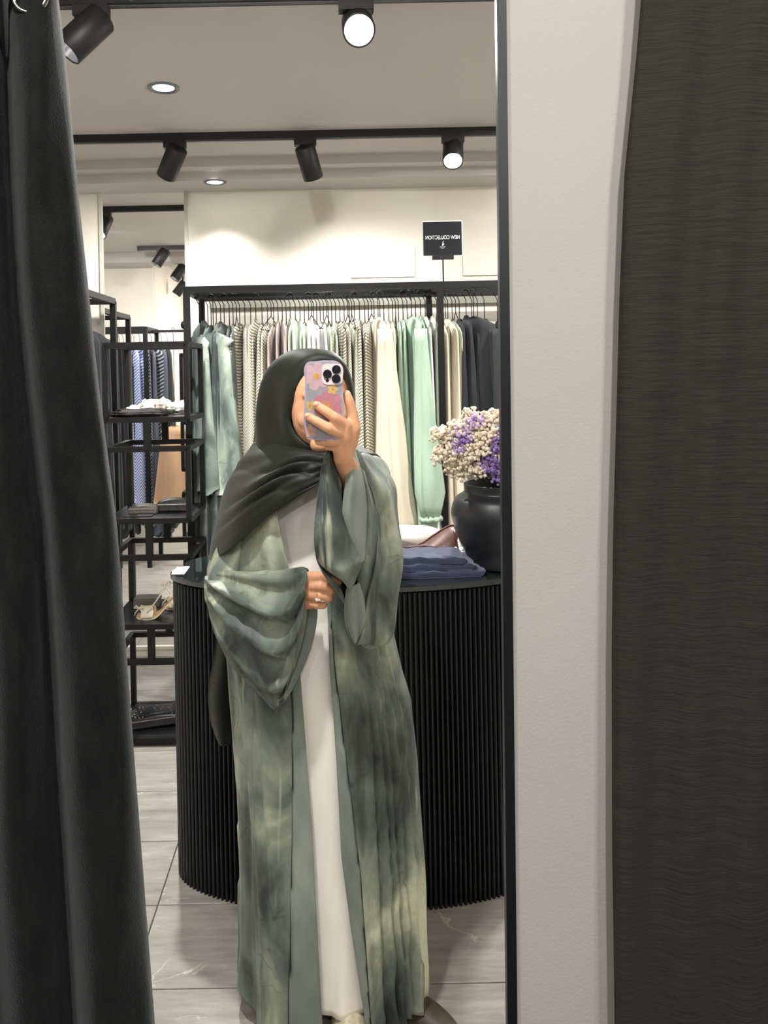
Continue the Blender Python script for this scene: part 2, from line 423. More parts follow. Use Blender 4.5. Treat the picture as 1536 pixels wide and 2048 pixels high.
# ------------------------------------------------------------------ ceiling lamps
def track(name, x0, x1, y, label, z=CZ, group='black lighting tracks'):
    t = thing(name, ((x0+x1)/2, y, z), label, 'light track', group)
    m = MB(); n = 30
    for k in range(n):
        a = x0 + (x1-x0)*k/n; b = x0 + (x1-x0)*(k+1)/n
        m.box((a, y-0.018, z-0.034), (b, y+0.018, z))
    m.build('rail', M['lampblack'], t)
    MB().box((x0, y-0.006, z-0.0365), (x1, y+0.006, z-0.0335)).build('slot', plain('track_slot', rgb(70, 72, 74), 0.4), t)
    for x in (x0-0.012, x1):
        MB().box((x, y-0.019, z-0.036), (x+0.012, y+0.019, z)).build('end_cap', M['lampblack'], t)
def track_spot(px, py, Y, aim, label, on=False, watts=0, zt=CZ-0.034, length=0.15, rad=0.046, deg=75, group='black track spotlights', emit_mat=None):
    """px, py: middle of the can as seen; aim: direction the can points to"""
    c = P(px, py, Y); d = Vector(aim).normalized()
    back = c - d*length*0.28
    t = thing('track_spotlight', (c.x, c.y, zt), label, 'spotlight', group)
    sx = back.x
    MB().box((sx-0.055, Y-0.017, zt-0.03), (sx+0.045, Y+0.017, zt)).box((sx+0.01, Y-0.014, zt-0.045), (sx+0.04, Y+0.014, zt-0.03)).build('adapter', M['lampblack'], t)
    side = Vector((0, 0, 1)) - d*d.z
    m = MB(); m.tube([(sx, Y, zt-0.03), (sx, Y, back.z+0.01), tuple(back)], 0.0075, 8); m.ball((sx, Y, zt-0.035), 0.013)
    m.build('stem', M['lampblack'], t, True)
    L = length/2; o_ = MB()
    o_.lathe([(0.001, -L), (rad*0.9, -L), (rad, -L+0.005), (rad, L-0.002), (rad-0.002, L), (rad-0.005, L-0.001), (rad-0.006, L-0.02)], 28, c, d)
    o_.build('housing', M['lampblack'], t, True)
    MB().lathe([(rad-0.0055, L-0.003), (rad*0.62, L-0.035), (rad*0.5, L-0.045)], 28, c, d).build('reflector', M['reflector'], t, True)
    MB().lathe([(rad*0.6, L-0.036), (0.0005, L-0.034)], 20, c, d).build('lens', (emit_mat or M['lamp_on']) if on else M['reflector'], t, True)
    if watts: spot_light(c + d*(L+0.01), c + d*3, watts, deg, 1.0)
    return t
YF, YT = 2.19, 3.47
track('front_light_track', -1.6, 1.9, YF, 'black lighting track at the very top edge above the counter')
track('rear_light_track', -1.6, 1.9, YT, 'long black lighting track in front of the soffit above the clothes rack')
track_spot(169, 68, YF, (-0.62, -0.25, -0.74), 'large black spotlight beside the velvet curtain, silver reflector showing', True, 35, emit_mat=M['lamp_soft'], group='front track spotlights')
track_spot(716, 52, YF, (0.0, -0.80, -0.52), 'brightly lit spotlight at the top centre of the ceiling', True, 60, rad=0.046, group='front track spotlights')
track_spot(344, 325, YT, (-0.48, 0.50, -0.74), 'black spotlight on the rear track, leftmost and tilted, beside the small downlight', False, 54, deg=115, group='rear track spotlights')
track_spot(618, 325, YT, (0.24, 0.50, -0.83), 'black upright spotlight in the middle of the rear track', False, 54, deg=115, group='rear track spotlights')
track_spot(906, 303, YT, (-0.12, -0.62, -0.76), 'lit spotlight on the rear track above the sign', True, 95, group='rear track spotlights')
def downlight(px, py, z, label, watts):
    v = (py-VY) + ROLL*(px-VX); Y = (H-z)*F/v; c = P(px, py, Y)
    t = thing('downlight', (c.x, c.y, z), label, 'downlight', 'recessed ceiling downlights')
    MB().lathe([(0.060, 0.0), (0.059, -0.005), (0.046, -0.006), (0.040, -0.001)], 28, (c.x, c.y, z)).build('trim_ring', M['trim_metal'], t, True)
    MB().lathe([(0.040, -0.0015), (0.0005, -0.003)], 24, (c.x, c.y, z)).build('lamp', M['lamp_soft'], t, True)
    spot_light((c.x, c.y, z-0.012), (c.x+0.05, c.y-0.12, 0), watts, 105, 0.5, size=0.03)
downlight(327, 175, CZ, 'round recessed downlight in the ceiling near the large left spotlight', 150)
downlight(430, 364, SZ, 'small recessed downlight in the soffit above the rear mirror', 16)
area_light((1.1, 2.9, CZ-0.01), (1.1, 2.9, 0), 34, 0.08)
area_light((-0.25, 1.02, CZ-0.01), (-0.05, 1.6, 0.6), 27, 0.10)  # unseen lamp added as front fill on the person
for x_, y_ in ((-1.6, 5.6), (-0.6, 5.4), (-0.5, 7.6)): area_light((x_, y_, CZ-0.01), (x_, y_+0.2, 0), 26, 0.12)  # unseen lamps added to brighten the space behind the rear mirror
# lamps shown in the rear mirror
track('far_light_track', -2.3, -0.2, 4.93, 'nearer black lighting track shown at the top of the rear mirror')
yq = 6.45
track('farthest_light_track', P(278, 487, yq).x, -0.3, yq, 'farther black lighting track ending mid-air in the rear mirror')
track_spot(322, 515, yq, (-0.5, -0.15, -0.8), 'black spotlight hanging from the farther track in the rear mirror', False, 60, group='spotlights in the rear mirror')
track_spot(206, 452, 4.93, (-0.2, -0.5, -0.84), 'spotlight half cut by the left edge of the rear mirror', True, 25, group='spotlights in the rear mirror')
track_spot(358, 545, 6.9, (-0.5, -0.3, -0.8), 'black spotlight with a bright rim, upper of two beside the rack post', False, 40, group='spotlights in the rear mirror')
track_spot(361, 577, 7.6, (-0.6, -0.1, -0.8), 'black spotlight tilted left, lower of two beside the rack post', False, 40, group='spotlights in the rear mirror')
# ------------------------------------------------------------------ clothes rack
YA, YD = 3.60, 4.02
rzt = P(600, 569, YA).z           # top of the rack
xl, xm, xr2 = P(374, 640, YA).x, P(881, 640, YA).x, 1.55
rack = thing('clothes_rack', ((xl+xr2)/2, (YA+YD)/2, 0), 'long black steel clothes rack full of garments along the back wall', 'clothes rack')
B = 0.030
zt = rzt - B/2
for nm, a, b in [('top_rail', (xl, YA, zt), (xr2, YA, zt)), ('top_rail', (xl, YD, zt), (xr2, YD, zt)), ('hanging_rail', (xl, 3.81, zt-0.012), (xr2, 3.81, zt-0.012)),
                 ('cross_bar', (xl, YA, zt), (xl, YD, zt)), ('cross_bar', (xm, YA, zt), (xm, YD, zt)), ('cross_bar', (xr2, YA, zt), (xr2, YD, zt))]:
    MB().bar(a, b, B if nm != 'hanging_rail' else 0.02).build(nm, M['black'], rack)
for x in (xl, xm, xr2):
    for y in (YA, YD):
        MB().bar((x, y, 0), (x, y, zt-B/2), B*0.95).build('post', M['black'], rack)
MB().ball((xl-0.014, YA, P(370, 650, YA).z), (0.016, 0.016, 0.02), 8, 12).build('knob', M['black'], rack, True)
for y in (YA, YD):
    MB().bar((xl, y, 0.04), (xr2, y, 0.04), B).build('foot_rail', M['black'], rack)
for k in range(4):
    MB().bar((xl, YA+0.06+0.09*k, zt+0.004), (xr2, YA+0.06+0.09*k, zt+0.004), 0.012).build('shelf_rod', M['black'], rack)
# ------------------------------------------------------------------ garments
def dye_mat(name, dark, mid, light, odd, scale=6.0, rough=0.5, sheen=0.15, vein=True, streak=False, seed=0.0, stretch=(1, 1, 0.55)):
    m, n, l, b = new_mat(name)
    tc = n.new('ShaderNodeTexCoord'); mp = n.new('ShaderNodeMapping'); mp.inputs['Scale'].default_value = stretch
    mp.inputs['Location'].default_value = (seed, seed*1.7, seed*0.6); mp.inputs['Rotation'].default_value = (0.15, 0.25, 0.1)
    l.new(tc.outputs['Object'], mp.inputs['Vector'])
    t = N(n, 'ShaderNodeTexNoise', i_Scale=scale, i_Detail=5.0, i_Roughness=0.55, i_Distortion=0.6); l.new(mp.outputs[0], t.inputs['Vector'])
    r = ramp(n, [(0.36, dark), (0.46, mid), (0.56, light), (0.66, odd)]); l.new(t.outputs['Fac'], r.inputs['Fac'])
    t2 = N(n, 'ShaderNodeTexNoise', i_Scale=scale*0.55, i_Detail=3.0, i_Distortion=0.3)
    mp2 = n.new('ShaderNodeMapping'); mp2.inputs['Location'].default_value = (3.1, 7.7, seed); l.new(tc.outputs['Object'], mp2.inputs['Vector']); l.new(mp2.outputs[0], t2.inputs['Vector'])
    k = ramp(n, [(0.4, (0,0,0,1)), (0.66, (1,1,1,1))]); l.new(t2.outputs['Fac'], k.inputs['Fac'])
    mx = N(n, 'ShaderNodeMix', data_type='RGBA'); mx.inputs[7].default_value = mid
    km = N(n, 'ShaderNodeMath', operation='MULTIPLY'); km.inputs[1].default_value = 0.35; l.new(k.outputs['Color'], km.inputs[0])
    l.new(km.outputs[0], mx.inputs[0]); l.new(r.outputs['Color'], mx.inputs[6])
    out = mx.outputs[2]
    if streak:
        mp4 = n.new('ShaderNodeMapping'); mp4.inputs['Scale'].default_value = (16, 16, 1.6); mp4.inputs['Location'].default_value = (seed+5, 2, 1)
        l.new(tc.outputs['Object'], mp4.inputs['Vector'])
        st_ = N(n, 'ShaderNodeTexNoise', i_Scale=1.0, i_Detail=4.0, i_Roughness=0.6, i_Distortion=0.35); l.new(mp4.outputs[0], st_.inputs['Vector'])
        sr = ramp(n, [(0.60, (0,0,0,1)), (0.72, (1,1,1,1))]); l.new(st_.outputs['Fac'], sr.inputs['Fac'])
        sr2 = ramp(n, [(0.30, (1,1,1,1)), (0.42, (0,0,0,1))]); l.new(st_.outputs['Fac'], sr2.inputs['Fac'])
        for rr_, cc_, kk in ((sr, odd, 0.75), (sr2, tuple(x*0.6 for x in dark[:3])+(1,), 0.7)):
            mm_ = N(n, 'ShaderNodeMath', operation='MULTIPLY'); mm_.inputs[1].default_value = kk; l.new(rr_.outputs['Color'], mm_.inputs[0])
            m5 = N(n, 'ShaderNodeMix', data_type='RGBA'); m5.inputs[7].default_value = cc_
            l.new(mm_.outputs[0], m5.inputs[0]); l.new(out, m5.inputs[6]); out = m5.outputs[2]
    if vein:
        w = N(n, 'ShaderNodeTexNoise', i_Scale=scale*0.9, i_Detail=2.0, i_Distortion=1.2); l.new(mp2.outputs[0], w.inputs['Vector'])
        vr = ramp(n, [(0.494, (0,0,0,1)), (0.501, (1,1,1,1)), (0.509, (0,0,0,1))]); l.new(w.outputs['Fac'], vr.inputs['Fac'])
        g2 = N(n, 'ShaderNodeTexNoise', i_Scale=scale*1.4); l.new(mp2.outputs[0], g2.inputs['Vector'])
        gr = ramp(n, [(0.5, (0,0,0,1)), (0.6, (1,1,1,1))]); l.new(g2.outputs['Fac'], gr.inputs['Fac'])
        vm = N(n, 'ShaderNodeMath', operation='MULTIPLY'); l.new(vr.outputs['Color'], vm.inputs[0]); l.new(gr.outputs['Color'], vm.inputs[1])
        vm2 = N(n, 'ShaderNodeMath', operation='MULTIPLY'); vm2.inputs[1].default_value = 0.6; l.new(vm.outputs[0], vm2.inputs[0]); vm = vm2
        m2 = N(n, 'ShaderNodeMix', data_type='RGBA'); m2.inputs[7].default_value = tuple(x*0.5 for x in dark[:3])+(1,)
        l.new(vm.outputs[0], m2.inputs[0]); l.new(out, m2.inputs[6]); out = m2.outputs[2]
    l.new(out, b.inputs['Base Color']); b.inputs['Roughness'].default_value = rough; b.inputs['Sheen Weight'].default_value = sheen
    t3 = N(n, 'ShaderNodeTexNoise', i_Scale=28.0, i_Detail=3.0, i_Distortion=0.8); l.new(mp.outputs[0], t3.inputs['Vector'])
    bump(n, l, b, t3.outputs['Fac'], 0.25, 0.004)
    return m
def stripe_mat(name, base, stripe, freq, slope, duty=0.0, wob=0.25):
    m, n, l, b = new_mat(name)
    tc = n.new('ShaderNodeTexCoord'); sp = n.new('ShaderNodeSeparateXYZ'); l.new(tc.outputs['Object'], sp.inputs[0])
    ab = N(n, 'ShaderNodeMath', operation='ABSOLUTE'); l.new(sp.outputs['X'], ab.inputs[0])
    a1 = N(n, 'ShaderNodeMath', operation='MULTIPLY_ADD'); a1.inputs[1].default_value = slope; l.new(ab.outputs[0], a1.inputs[0]); l.new(sp.outputs['Z'], a1.inputs[2])
    t = N(n, 'ShaderNodeTexNoise', i_Scale=9.0, i_Detail=1.0); l.new(tc.outputs['Object'], t.inputs['Vector'])
    a2 = N(n, 'ShaderNodeMath', operation='MULTIPLY_ADD'); a2.inputs[1].default_value = wob*0.05; l.new(t.outputs['Fac'], a2.inputs[0]); l.new(a1.outputs[0], a2.inputs[2])
    a3 = N(n, 'ShaderNodeMath', operation='MULTIPLY'); a3.inputs[1].default_value = freq; l.new(a2.outputs[0], a3.inputs[0])
    s = N(n, 'ShaderNodeMath', operation='SINE'); l.new(a3.outputs[0], s.inputs[0])
    r = ramp(n, [(0.5+duty, base), (0.62+duty, stripe)])
    a4 = N(n, 'ShaderNodeMath', operation='MULTIPLY_ADD'); a4.inputs[1].default_value = 0.5; a4.inputs[2].default_value = 0.5; l.new(s.outputs[0], a4.inputs[0])
    l.new(a4.outputs[0], r.inputs['Fac']); l.new(r.outputs['Color'], b.inputs['Base Color'])
    b.inputs['Roughness'].default_value = 0.85; b.inputs['Sheen Weight'].default_value = 0.1
    return m
def cotton(name, c, rough=0.85): return plain(name, c, rough, var=0.07, scale=14, sheen=0.15, bmp=0.35, bscale=160, stretch=(1, 1, 0.35), spec=0.2)
DG = (rgb(34, 48, 45), rgb(74, 92, 82), rgb(122, 140, 122), rgb(160, 172, 150))
M['dye'] = dye_mat('green_tie_dye', rgb(32, 42, 40), rgb(88, 100, 92), rgb(136, 144, 126), rgb(204, 208, 182), 5.5, 0.50, 0.06, streak=True)
M['dye_dark'] = dye_mat('dark_green_tie_dye', rgb(34, 46, 46), rgb(66, 80, 78), rgb(104, 118, 110), rgb(146, 155, 140), 7.0, 0.55, 0.2, seed=2.0)
M['dye_pale'] = dye_mat('pale_green_tie_dye', rgb(72, 88, 82), rgb(112, 128, 120), rgb(148, 162, 148), rgb(180, 190, 172), 7.0, 0.5, 0.2, seed=4.0)
M['stripe'] = stripe_mat('cream_stripe', rgb(214, 207, 188), rgb(104, 103, 92), 430, 0.9)
M['stripe2'] = stripe_mat('cream_chevron', rgb(220, 214, 196), rgb(118, 116, 102), 430, 2.2)
M['blue_stripe'] = stripe_mat('blue_stripe', rgb(196, 204, 226), rgb(86, 100, 156), 260, 1.6)
M['navy_stripe'] = stripe_mat('navy_stripe', rgb(26, 30, 40), rgb(150, 156, 168), 220, 2.0, 0.12)
M['navy_pin'] = stripe_mat('navy_pinstripe', rgb(24, 28, 38), rgb(112, 120, 136), 300, 9.0, 0.15, 0.1)
M['taupe'] = cotton('taupe_cotton', rgb(176, 162, 156)); M['palemint'] = cotton('pale_mint_cotton', rgb(206, 216, 202))
M['white'] = cotton('white_cotton', rgb(236, 236, 232)); M['beige'] = cotton('beige_linen', rgb(216, 206, 186))
M['cream'] = cotton('cream_linen', rgb(226, 216, 194)); M['mint'] = cotton('mint_cotton', rgb(168, 192, 172))
M['sage'] = cotton('sage_cotton', rgb(172, 180, 160)); M['olive'] = cotton('olive_cotton', rgb(110, 104, 78))
M['tan'] = cotton('tan_cloth', rgb(184, 148, 116)); M['blackcloth'] = plain('black_cloth', rgb(30, 32, 37), 0.8, var=0.2, scale=12, sheen=0.12, bmp=0.2)
M['darkcloth'] = plain('near_black_cloth', rgb(22, 23, 27), 0.8, var=0.2, scale=12, sheen=0.08, bmp=0.2)

def garment(x, Y, z_apex, length, mat, label, cat, group, rot=0.0, th=(0.010, 0.030), hw=(0.185, 0.21), seed=0, fold=0.006, stem=0.115, sway=0.0, sleeve=None, cuff=None, name='hanging_dress', hook=True):
    """garment on a wire hanger: local x across the rail's length, y along the hanger's arms"""
    r = random.Random(seed*13+5)
    t = thing(name, (x, Y, z_apex), label, cat, group); t.rotation_euler = (0, 0, rot)
    m = MB()
    R_ = 0.018
    hk = [(R_*math.cos(a), 0, stem + R_*math.sin(a)) for a in np.linspace(-0.5, PI, 9)]
    m.tube(hk + [(-R_*0.4, 0, stem-R_*1.1), (0, 0, stem-0.035), (0, 0, 0.0)], 0.0022, 6)
    m.tube([(0, -hw[0]*0.92, -0.075), (0, -0.03, -0.006), (0, 0, 0.0), (0, 0.03, -0.006), (0, hw[0]*0.92, -0.075), (0, 0, -0.078), (0, -hw[0]*0.92, -0.075)], 0.0024, 6)
    m.build('hanger', M['wire'], t, True, world=False)
    n = 26; prof = [(-0.004, 0.028, 0.5), (-0.02, 0.075, 0.8), (-0.045, 0.135, 1.0), (-0.07, hw[0]*0.97, 1.0), (-0.10, hw[0]+0.008, 1.0)]
    nr = 22
    for k in range(1, nr+1):
        s = k/nr
        prof.append((-0.10 - (length-0.10)*s, hw[0] + 0.008 + (hw[1]-hw[0])*s, 1.0 + s*(th[1]/th[0]-1)))
    ph = r.uniform(0, 6.28); k1 = r.uniform(2.2, 3.6); k2 = r.randint(3, 5); ph2 = r.uniform(0, 6.28); dr = r.uniform(-1, 1)
    vs = []
    for i, (z, w_, tk) in enumerate(prof):
        s = max(0, (-z-0.05)/length)
        for j in range(n):
            a = 2*PI*j/n
            y = w_*math.cos(a); tt = th[0]*tk*(1 + 0.33*math.sin(k2*a + ph2 + 1.5*s)*min(1, s*4))
            xx = tt*(abs(math.sin(a))**0.7)*(1 if math.sin(a) >= 0 else -1)
            xx += fold*(0.3+2.2*s)*math.sin(k1*PI*y/w_*0.5 + ph + 0.8*s) + sway*s + 0.006*dr*s*math.sin(4*s+ph)
            zz = z + (0.012*math.sin(2.3*a*2+ph) if i == len(prof)-1 else 0)
            vs.append((xx, y, zz))
    fs = gridfaces(len(prof), n, True); fs.append(tuple(range(n))); fs.append(tuple(len(vs)-n+j for j in range(n))[::-1])
    o = obj('cloth', vs, fs, mat, t, True, world=False)
    if sleeve:
        sl, w0, w1, dx = sleeve
        rws = []
        for k in range(16):
            s = k/15; rr = w0 + (w1-w0)*s**1.3
            if cuff: rr *= (1 - 0.45*max(0, (s-0.86)/0.14))
            row = []
            for j in range(22):
                a = 2*PI*j/22; q = rr*(1 + 0.26*math.sin(4*a+ph2+1.2*s) + 0.12*math.sin(7*a+ph-2*s) + 0.05*math.sin(13*a+9*s))
                row.append((dx*s + q*math.cos(a), -hw[0]*0.92 - 0.02*s + q*0.55*math.sin(a) - 0.02, -0.07 - sl*s))
            rws.append(row)
        G = np.array(rws)
        cloth('sleeve', G, mat, t, True, 0.002, world=False)
        if cuff:
            mm = MB(); last = G[-1]
            mm.tube([(q[0]*1.0, q[1], q[2]-0.004+0.005*math.sin(j*2.4)) for j, q in enumerate(list(last)+[last[0]])], [0.012+0.005*math.sin(j*2.9) for j in range(23)], 8, False)
            mm.build('cuff', cuff, t, True, world=False)
    return t
YG = 3.81
ORD = 'first second third fourth fifth sixth seventh eighth ninth tenth eleventh twelfth'.split()
za = P(600, 640, 3.70).z
sd = 0
ZR = zt - 0.012 + 0.010 - 0.018           # hook centre over the hanging rail
def gx(px, py=660, Y=3.66): return P(px, py, Y).x
def rack_row(pxs, mats, length, label, cat, group, th=(0.009, 0.026), drop=0.0, **kw):
    global sd
    for k, px in enumerate(pxs):
        sd += 1; r = random.Random(sd)
        z = za + r.uniform(-0.018, 0.018) - drop
        lb = label[k] if isinstance(label, (list, tuple)) else (label % ORD[k] if '%s' in label else label)
        garment(gx(px), YG + r.uniform(-0.02, 0.02), z, length + r.uniform(-0.05, 0.05), mats[k % len(mats)], lb, cat, group, rot=r.uniform(-0.16, 0.16), th=th, seed=sd, stem=ZR - z, **kw)
rack_row([388, 397, 406, 414, 423, 432, 441, 450, 459], [M['dye_dark']], 1.15, '%s from the left of the dark green tie-dye dresses at the rack end', 'dress', 'dark green tie-dye dresses', (0.010, 0.034))
sd += 1; garment(gx(434)-0.02, YG-0.13, za-0.05, 0.76, M['dye_pale'], 'pale green tie-dye tunic flaring out in front of the dark dresses', 'dress', None, rot=0.9, th=(0.03, 0.065), hw=(0.10, 0.155), seed=sd, fold=0.010, stem=ZR-za+0.05)
sd += 1; garment(gx(408)-0.02, YG-0.12, za-0.06, 0.74, M['dye_pale'], 'pale green tie-dye tunic next to the rack end post', 'dress', None, rot=0.4, th=(0.022, 0.055), hw=(0.12, 0.15), seed=sd, fold=0.009, stem=ZR-za+0.06)
rack_row([472, 483, 495, 507, 519, 530], [M['stripe'], M['stripe2']], 1.0, '%s from the left of the cream striped dresses left of the headscarf', 'dress', 'striped dresses left of the person', (0.011, 0.040))
rack_row([543, 552, 561, 569], [M['taupe']], 1.0, '%s from the left of the taupe pink dresses above the headscarf', 'dress', 'taupe dresses', (0.009, 0.022))
rack_row([578, 588, 598, 607, 616], [M['palemint']], 1.0, '%s from the left of the pale mint dresses above the headscarf', 'dress', 'pale mint dresses', (0.010, 0.024))
rack_row([626, 633, 640, 647], [M['white']], 0.8, '%s from the left of the bright white ruffled tops beside the pale mint dresses', 'top', 'white ruffled tops', (0.009, 0.026), sway=0.05)
rack_row([657, 664], [M['sage']], 0.9, '%s of two dull sage dresses half hidden beside the white tops', 'dress', 'sage dresses beside the white tops', (0.009, 0.022))
rack_row([672, 681, 690], [M['stripe2'], M['stripe']], 1.05, '%s from the left of the cream striped dresses just right of the phone', 'dress', 'striped dresses right of the phone', (0.012, 0.036))
rack_row([701], [M['sage']], 0.9, 'narrow grey green dress in the gap between two striped bunches', 'dress', None, (0.008, 0.02))
rack_row([711, 722, 733, 741], [M['stripe'], M['stripe2'], M['stripe']], 1.1, '%s from the left of the striped dresses beside the beige linen dresses', 'dress', 'striped dresses beside the beige ones', (0.012, 0.044))
rack_row([752, 764, 773, 783, 791], [M['beige'], M['cream']], 1.05, '%s from the left of the beige linen dresses between striped and mint ones', 'dress', 'beige linen dresses', (0.012, 0.034))
sd += 1; garment(gx(758), YG-0.10, za+0.01, 1.12, M['beige'], 'long beige linen dress with wide sleeve hanging in front of the rack', 'dress', None, rot=0.15, th=(0.020, 0.075), hw=(0.13, 0.17), seed=sd, fold=0.008, stem=ZR-za-0.01, sleeve=(0.95, 0.03, 0.075, 0.05))
rack_row([803, 812, 821, 830, 839, 848], [M['mint']], 1.02, '%s from the left of the mint green dresses beside the middle rack post', 'dress', 'mint green dresses', (0.010, 0.036))
sd += 1; garment(gx(826), YG-0.10, za+0.01, 1.08, M['mint'], 'mint green gauze dress with gathered elastic sleeve cuff', 'dress', None, rot=0.2, th=(0.022, 0.062), hw=(0.13, 0.16), seed=sd, fold=0.009, stem=ZR-za-0.01, sleeve=(0.88, 0.026, 0.066, 0.02), cuff=M['mint'])
rack_row([858, 867, 873], [M['white'], M['sage'], M['palemint']], 1.02, ['white dress squeezed between mint dresses and the rack post', 'sage green dress just left of the middle rack post', 'pale green dress pressed against the middle rack post'], 'dress', None, (0.010, 0.030))
rack_row([893, 900, 907, 915], [M['beige'], M['cream'], M['olive'], M['sage']], 1.05, ['beige dress just right of the middle rack post', 'cream dress second right of the middle rack post', 'olive dress beside the black jackets', 'sage dress touching the black jackets'], 'dress', None, (0.010, 0.032))
rack_row([930, 943, 955, 968, 981], [M['blackcloth']], 0.55, '%s from the left of the black jackets hanging above the dried flowers', 'jacket', 'black jackets above the flowers', (0.018, 0.040))
sd += 1; garment(gx(950), YG-0.12, za+0.0, 0.58, M['blackcloth'], 'black jacket with broad shoulders in front of the other black jackets', 'jacket', None, rot=0.55, th=(0.035, 0.06), hw=(0.15, 0.16), seed=sd, fold=0.006, stem=ZR-za, sleeve=(0.5, 0.035, 0.045, 0.0))
rack_row([1010, 1035, 1060, 1090, 1120], [M['blackcloth'], M['beige']], 0.9, '%s garment right of the black jackets, beyond the mirror frame', 'dress', 'garments right of the mirror frame', (0.014, 0.035))
# empty hangers between
for k, px in enumerate([466, 538, 622, 654, 698, 706, 747, 797, 883, 922]):
    sd += 1; z = za + 0.03
    t = thing('wire_hanger', (gx(px), YG, z), ORD[k] + ' from the left of the thin empty black hangers between the garments', 'hanger', 'empty black hangers'); t.rotation_euler = (0, 0, random.Random(k).uniform(-0.3, 0.3))
    m = MB(); st = ZR - z
    m.tube([(0.018*math.cos(a), 0, st+0.018*math.sin(a)) for a in np.linspace(-0.5, PI, 9)] + [(-0.007, 0, st-0.02), (0, 0, st-0.035), (0, 0, 0)], 0.0022, 6)
    m.tube([(0, -0.17, -0.075), (0, 0, 0), (0, 0.17, -0.075), (0, -0.17, -0.075)], 0.0024, 6)
    m.build('wire', M['wire'], t, True, world=False)
# ------------------------------------------------------------------ sign on the rack
def sign():
    Ys = YA
    c = P(885, 477, Ys); wd = P(923, 477, Ys).x - P(846, 477, Ys).x; ht = P(885, 444, Ys).z - P(885, 511, Ys).z
    t = thing('sign_holder', (c.x, Ys, rzt), 'small black acrylic sign on a thin stand on top of the rack', 'sign')
    MB().bar((c.x, Ys, rzt), (c.x, Ys, c.z-ht/2-0.02), 0.006).build('rod', M['black'], t)
    MB().box((c.x-0.05, Ys-0.008, c.z-ht/2-0.02), (c.x+0.05, Ys+0.008, c.z-ht/2-0.002)).build('clamp', M['black'], t)
    MB().box((c.x-wd/2-0.004, Ys+0.001, c.z-ht/2-0.004), (c.x+wd/2+0.004, Ys+0.003, c.z+ht/2+0.005)).build('acrylic_sheet', plain('clear_edge_acrylic', rgb(226, 224, 214), 0.15, var=0.01), t)
    MB().box((c.x-wd/2, Ys-0.002, c.z-ht/2), (c.x+wd/2, Ys+0.001, c.z+ht/2)).build('print_panel', plain('black_gloss_print', rgb(34, 36, 40), 0.12, var=0.1), t)
    wm = plain('white_print', rgb(232, 232, 230), 0.6, var=0.01)
    cu = bpy.data.curves.new('sign_text', 'FONT'); cu.body = 'NEW COLLECTION'; cu.align_x = 'CENTER'; cu.align_y = 'CENTER'; cu.size = 0.021; cu.extrude = 0.0004; cu.offset = 0.0
    tmp = bpy.data.objects.new('lettering_curve', cu); COL.objects.link(tmp)
    bpy.context.view_layer.update()
    me_ = bpy.data.meshes.new_from_object(tmp.evaluated_get(bpy.context.evaluated_depsgraph_get())); bpy.data.objects.remove(tmp)
    me_.materials.clear(); me_.materials.append(wm)
    o = bpy.data.objects.new('lettering', me_); COL.objects.link(o)
    o.parent = t; o.location = (0, -0.0026, c.z + 0.004 - rzt); o.rotation_euler = (PI/2, 0, 0); o.scale = (-0.88, 1.2, 1)
    x, z, y0 = c.x, c.z, Ys-0.0026
    def flat(name, pts):
        n = len(pts)
        obj(name, [(x+a, y0, z+b) for a, b in pts] + [(x+a, y0+0.0006, z+b) for a, b in pts],
            [tuple(range(n)), tuple(range(2*n-1, n-1, -1))] + [(i, n+i, n+(i+1) % n, (i+1) % n) for i in range(n)], wm, t, False)
    flat('emblem', [(-0.004, -0.034), (0.002, -0.012), (0.0035, -0.012), (0.003, -0.034)])
    flat('emblem_stroke', [(0.0048, -0.030), (0.0072, -0.028), (0.0056, -0.024)])
    for i in range(9):
        a = -0.0135 + i*0.003
        flat('fine_print', [(a, -0.041), (a+0.0019, -0.041), (a+0.0019, -0.0388), (a, -0.0388)])
    for i in range(7):
        a = -0.008 + i*0.0023
        flat('fine_print', [(a, -0.0465), (a+0.0013, -0.0465), (a+0.0013, -0.0453), (a, -0.0453)])
sign()
# ------------------------------------------------------------------ counter
CX, CYc, CA, CBf, CBb, CH = 0.065, 2.39, 0.565, 0.215, 0.39, 0.905
def oval(a, grow=0.0):
    c, s = math.cos(a), math.sin(a)
    b = CBb if s > 0 else CBf
    return Vector((CX + (CA+grow)*c, CYc + (b+grow)*s, 0))
counter = thing('fluted_counter', (CX, CYc, 0), 'black oval counter with vertical fluted sides behind the person', 'counter')
ctr_m = plain('black_lacquer', rgb(9, 10, 12), 0.45, var=0.15)
NA = 128
m = MB(); ring = [oval(2*PI*k/NA, -0.008) for k in range(NA)]
vs = [(p.x, p.y, z) for z in (0.0, CH) for p in ring]
m.add(vs, gridfaces(2, NA, True) + [tuple(range(NA))[::-1], tuple(range(NA, 2*NA))])
m.build('body', ctr_m, counter)
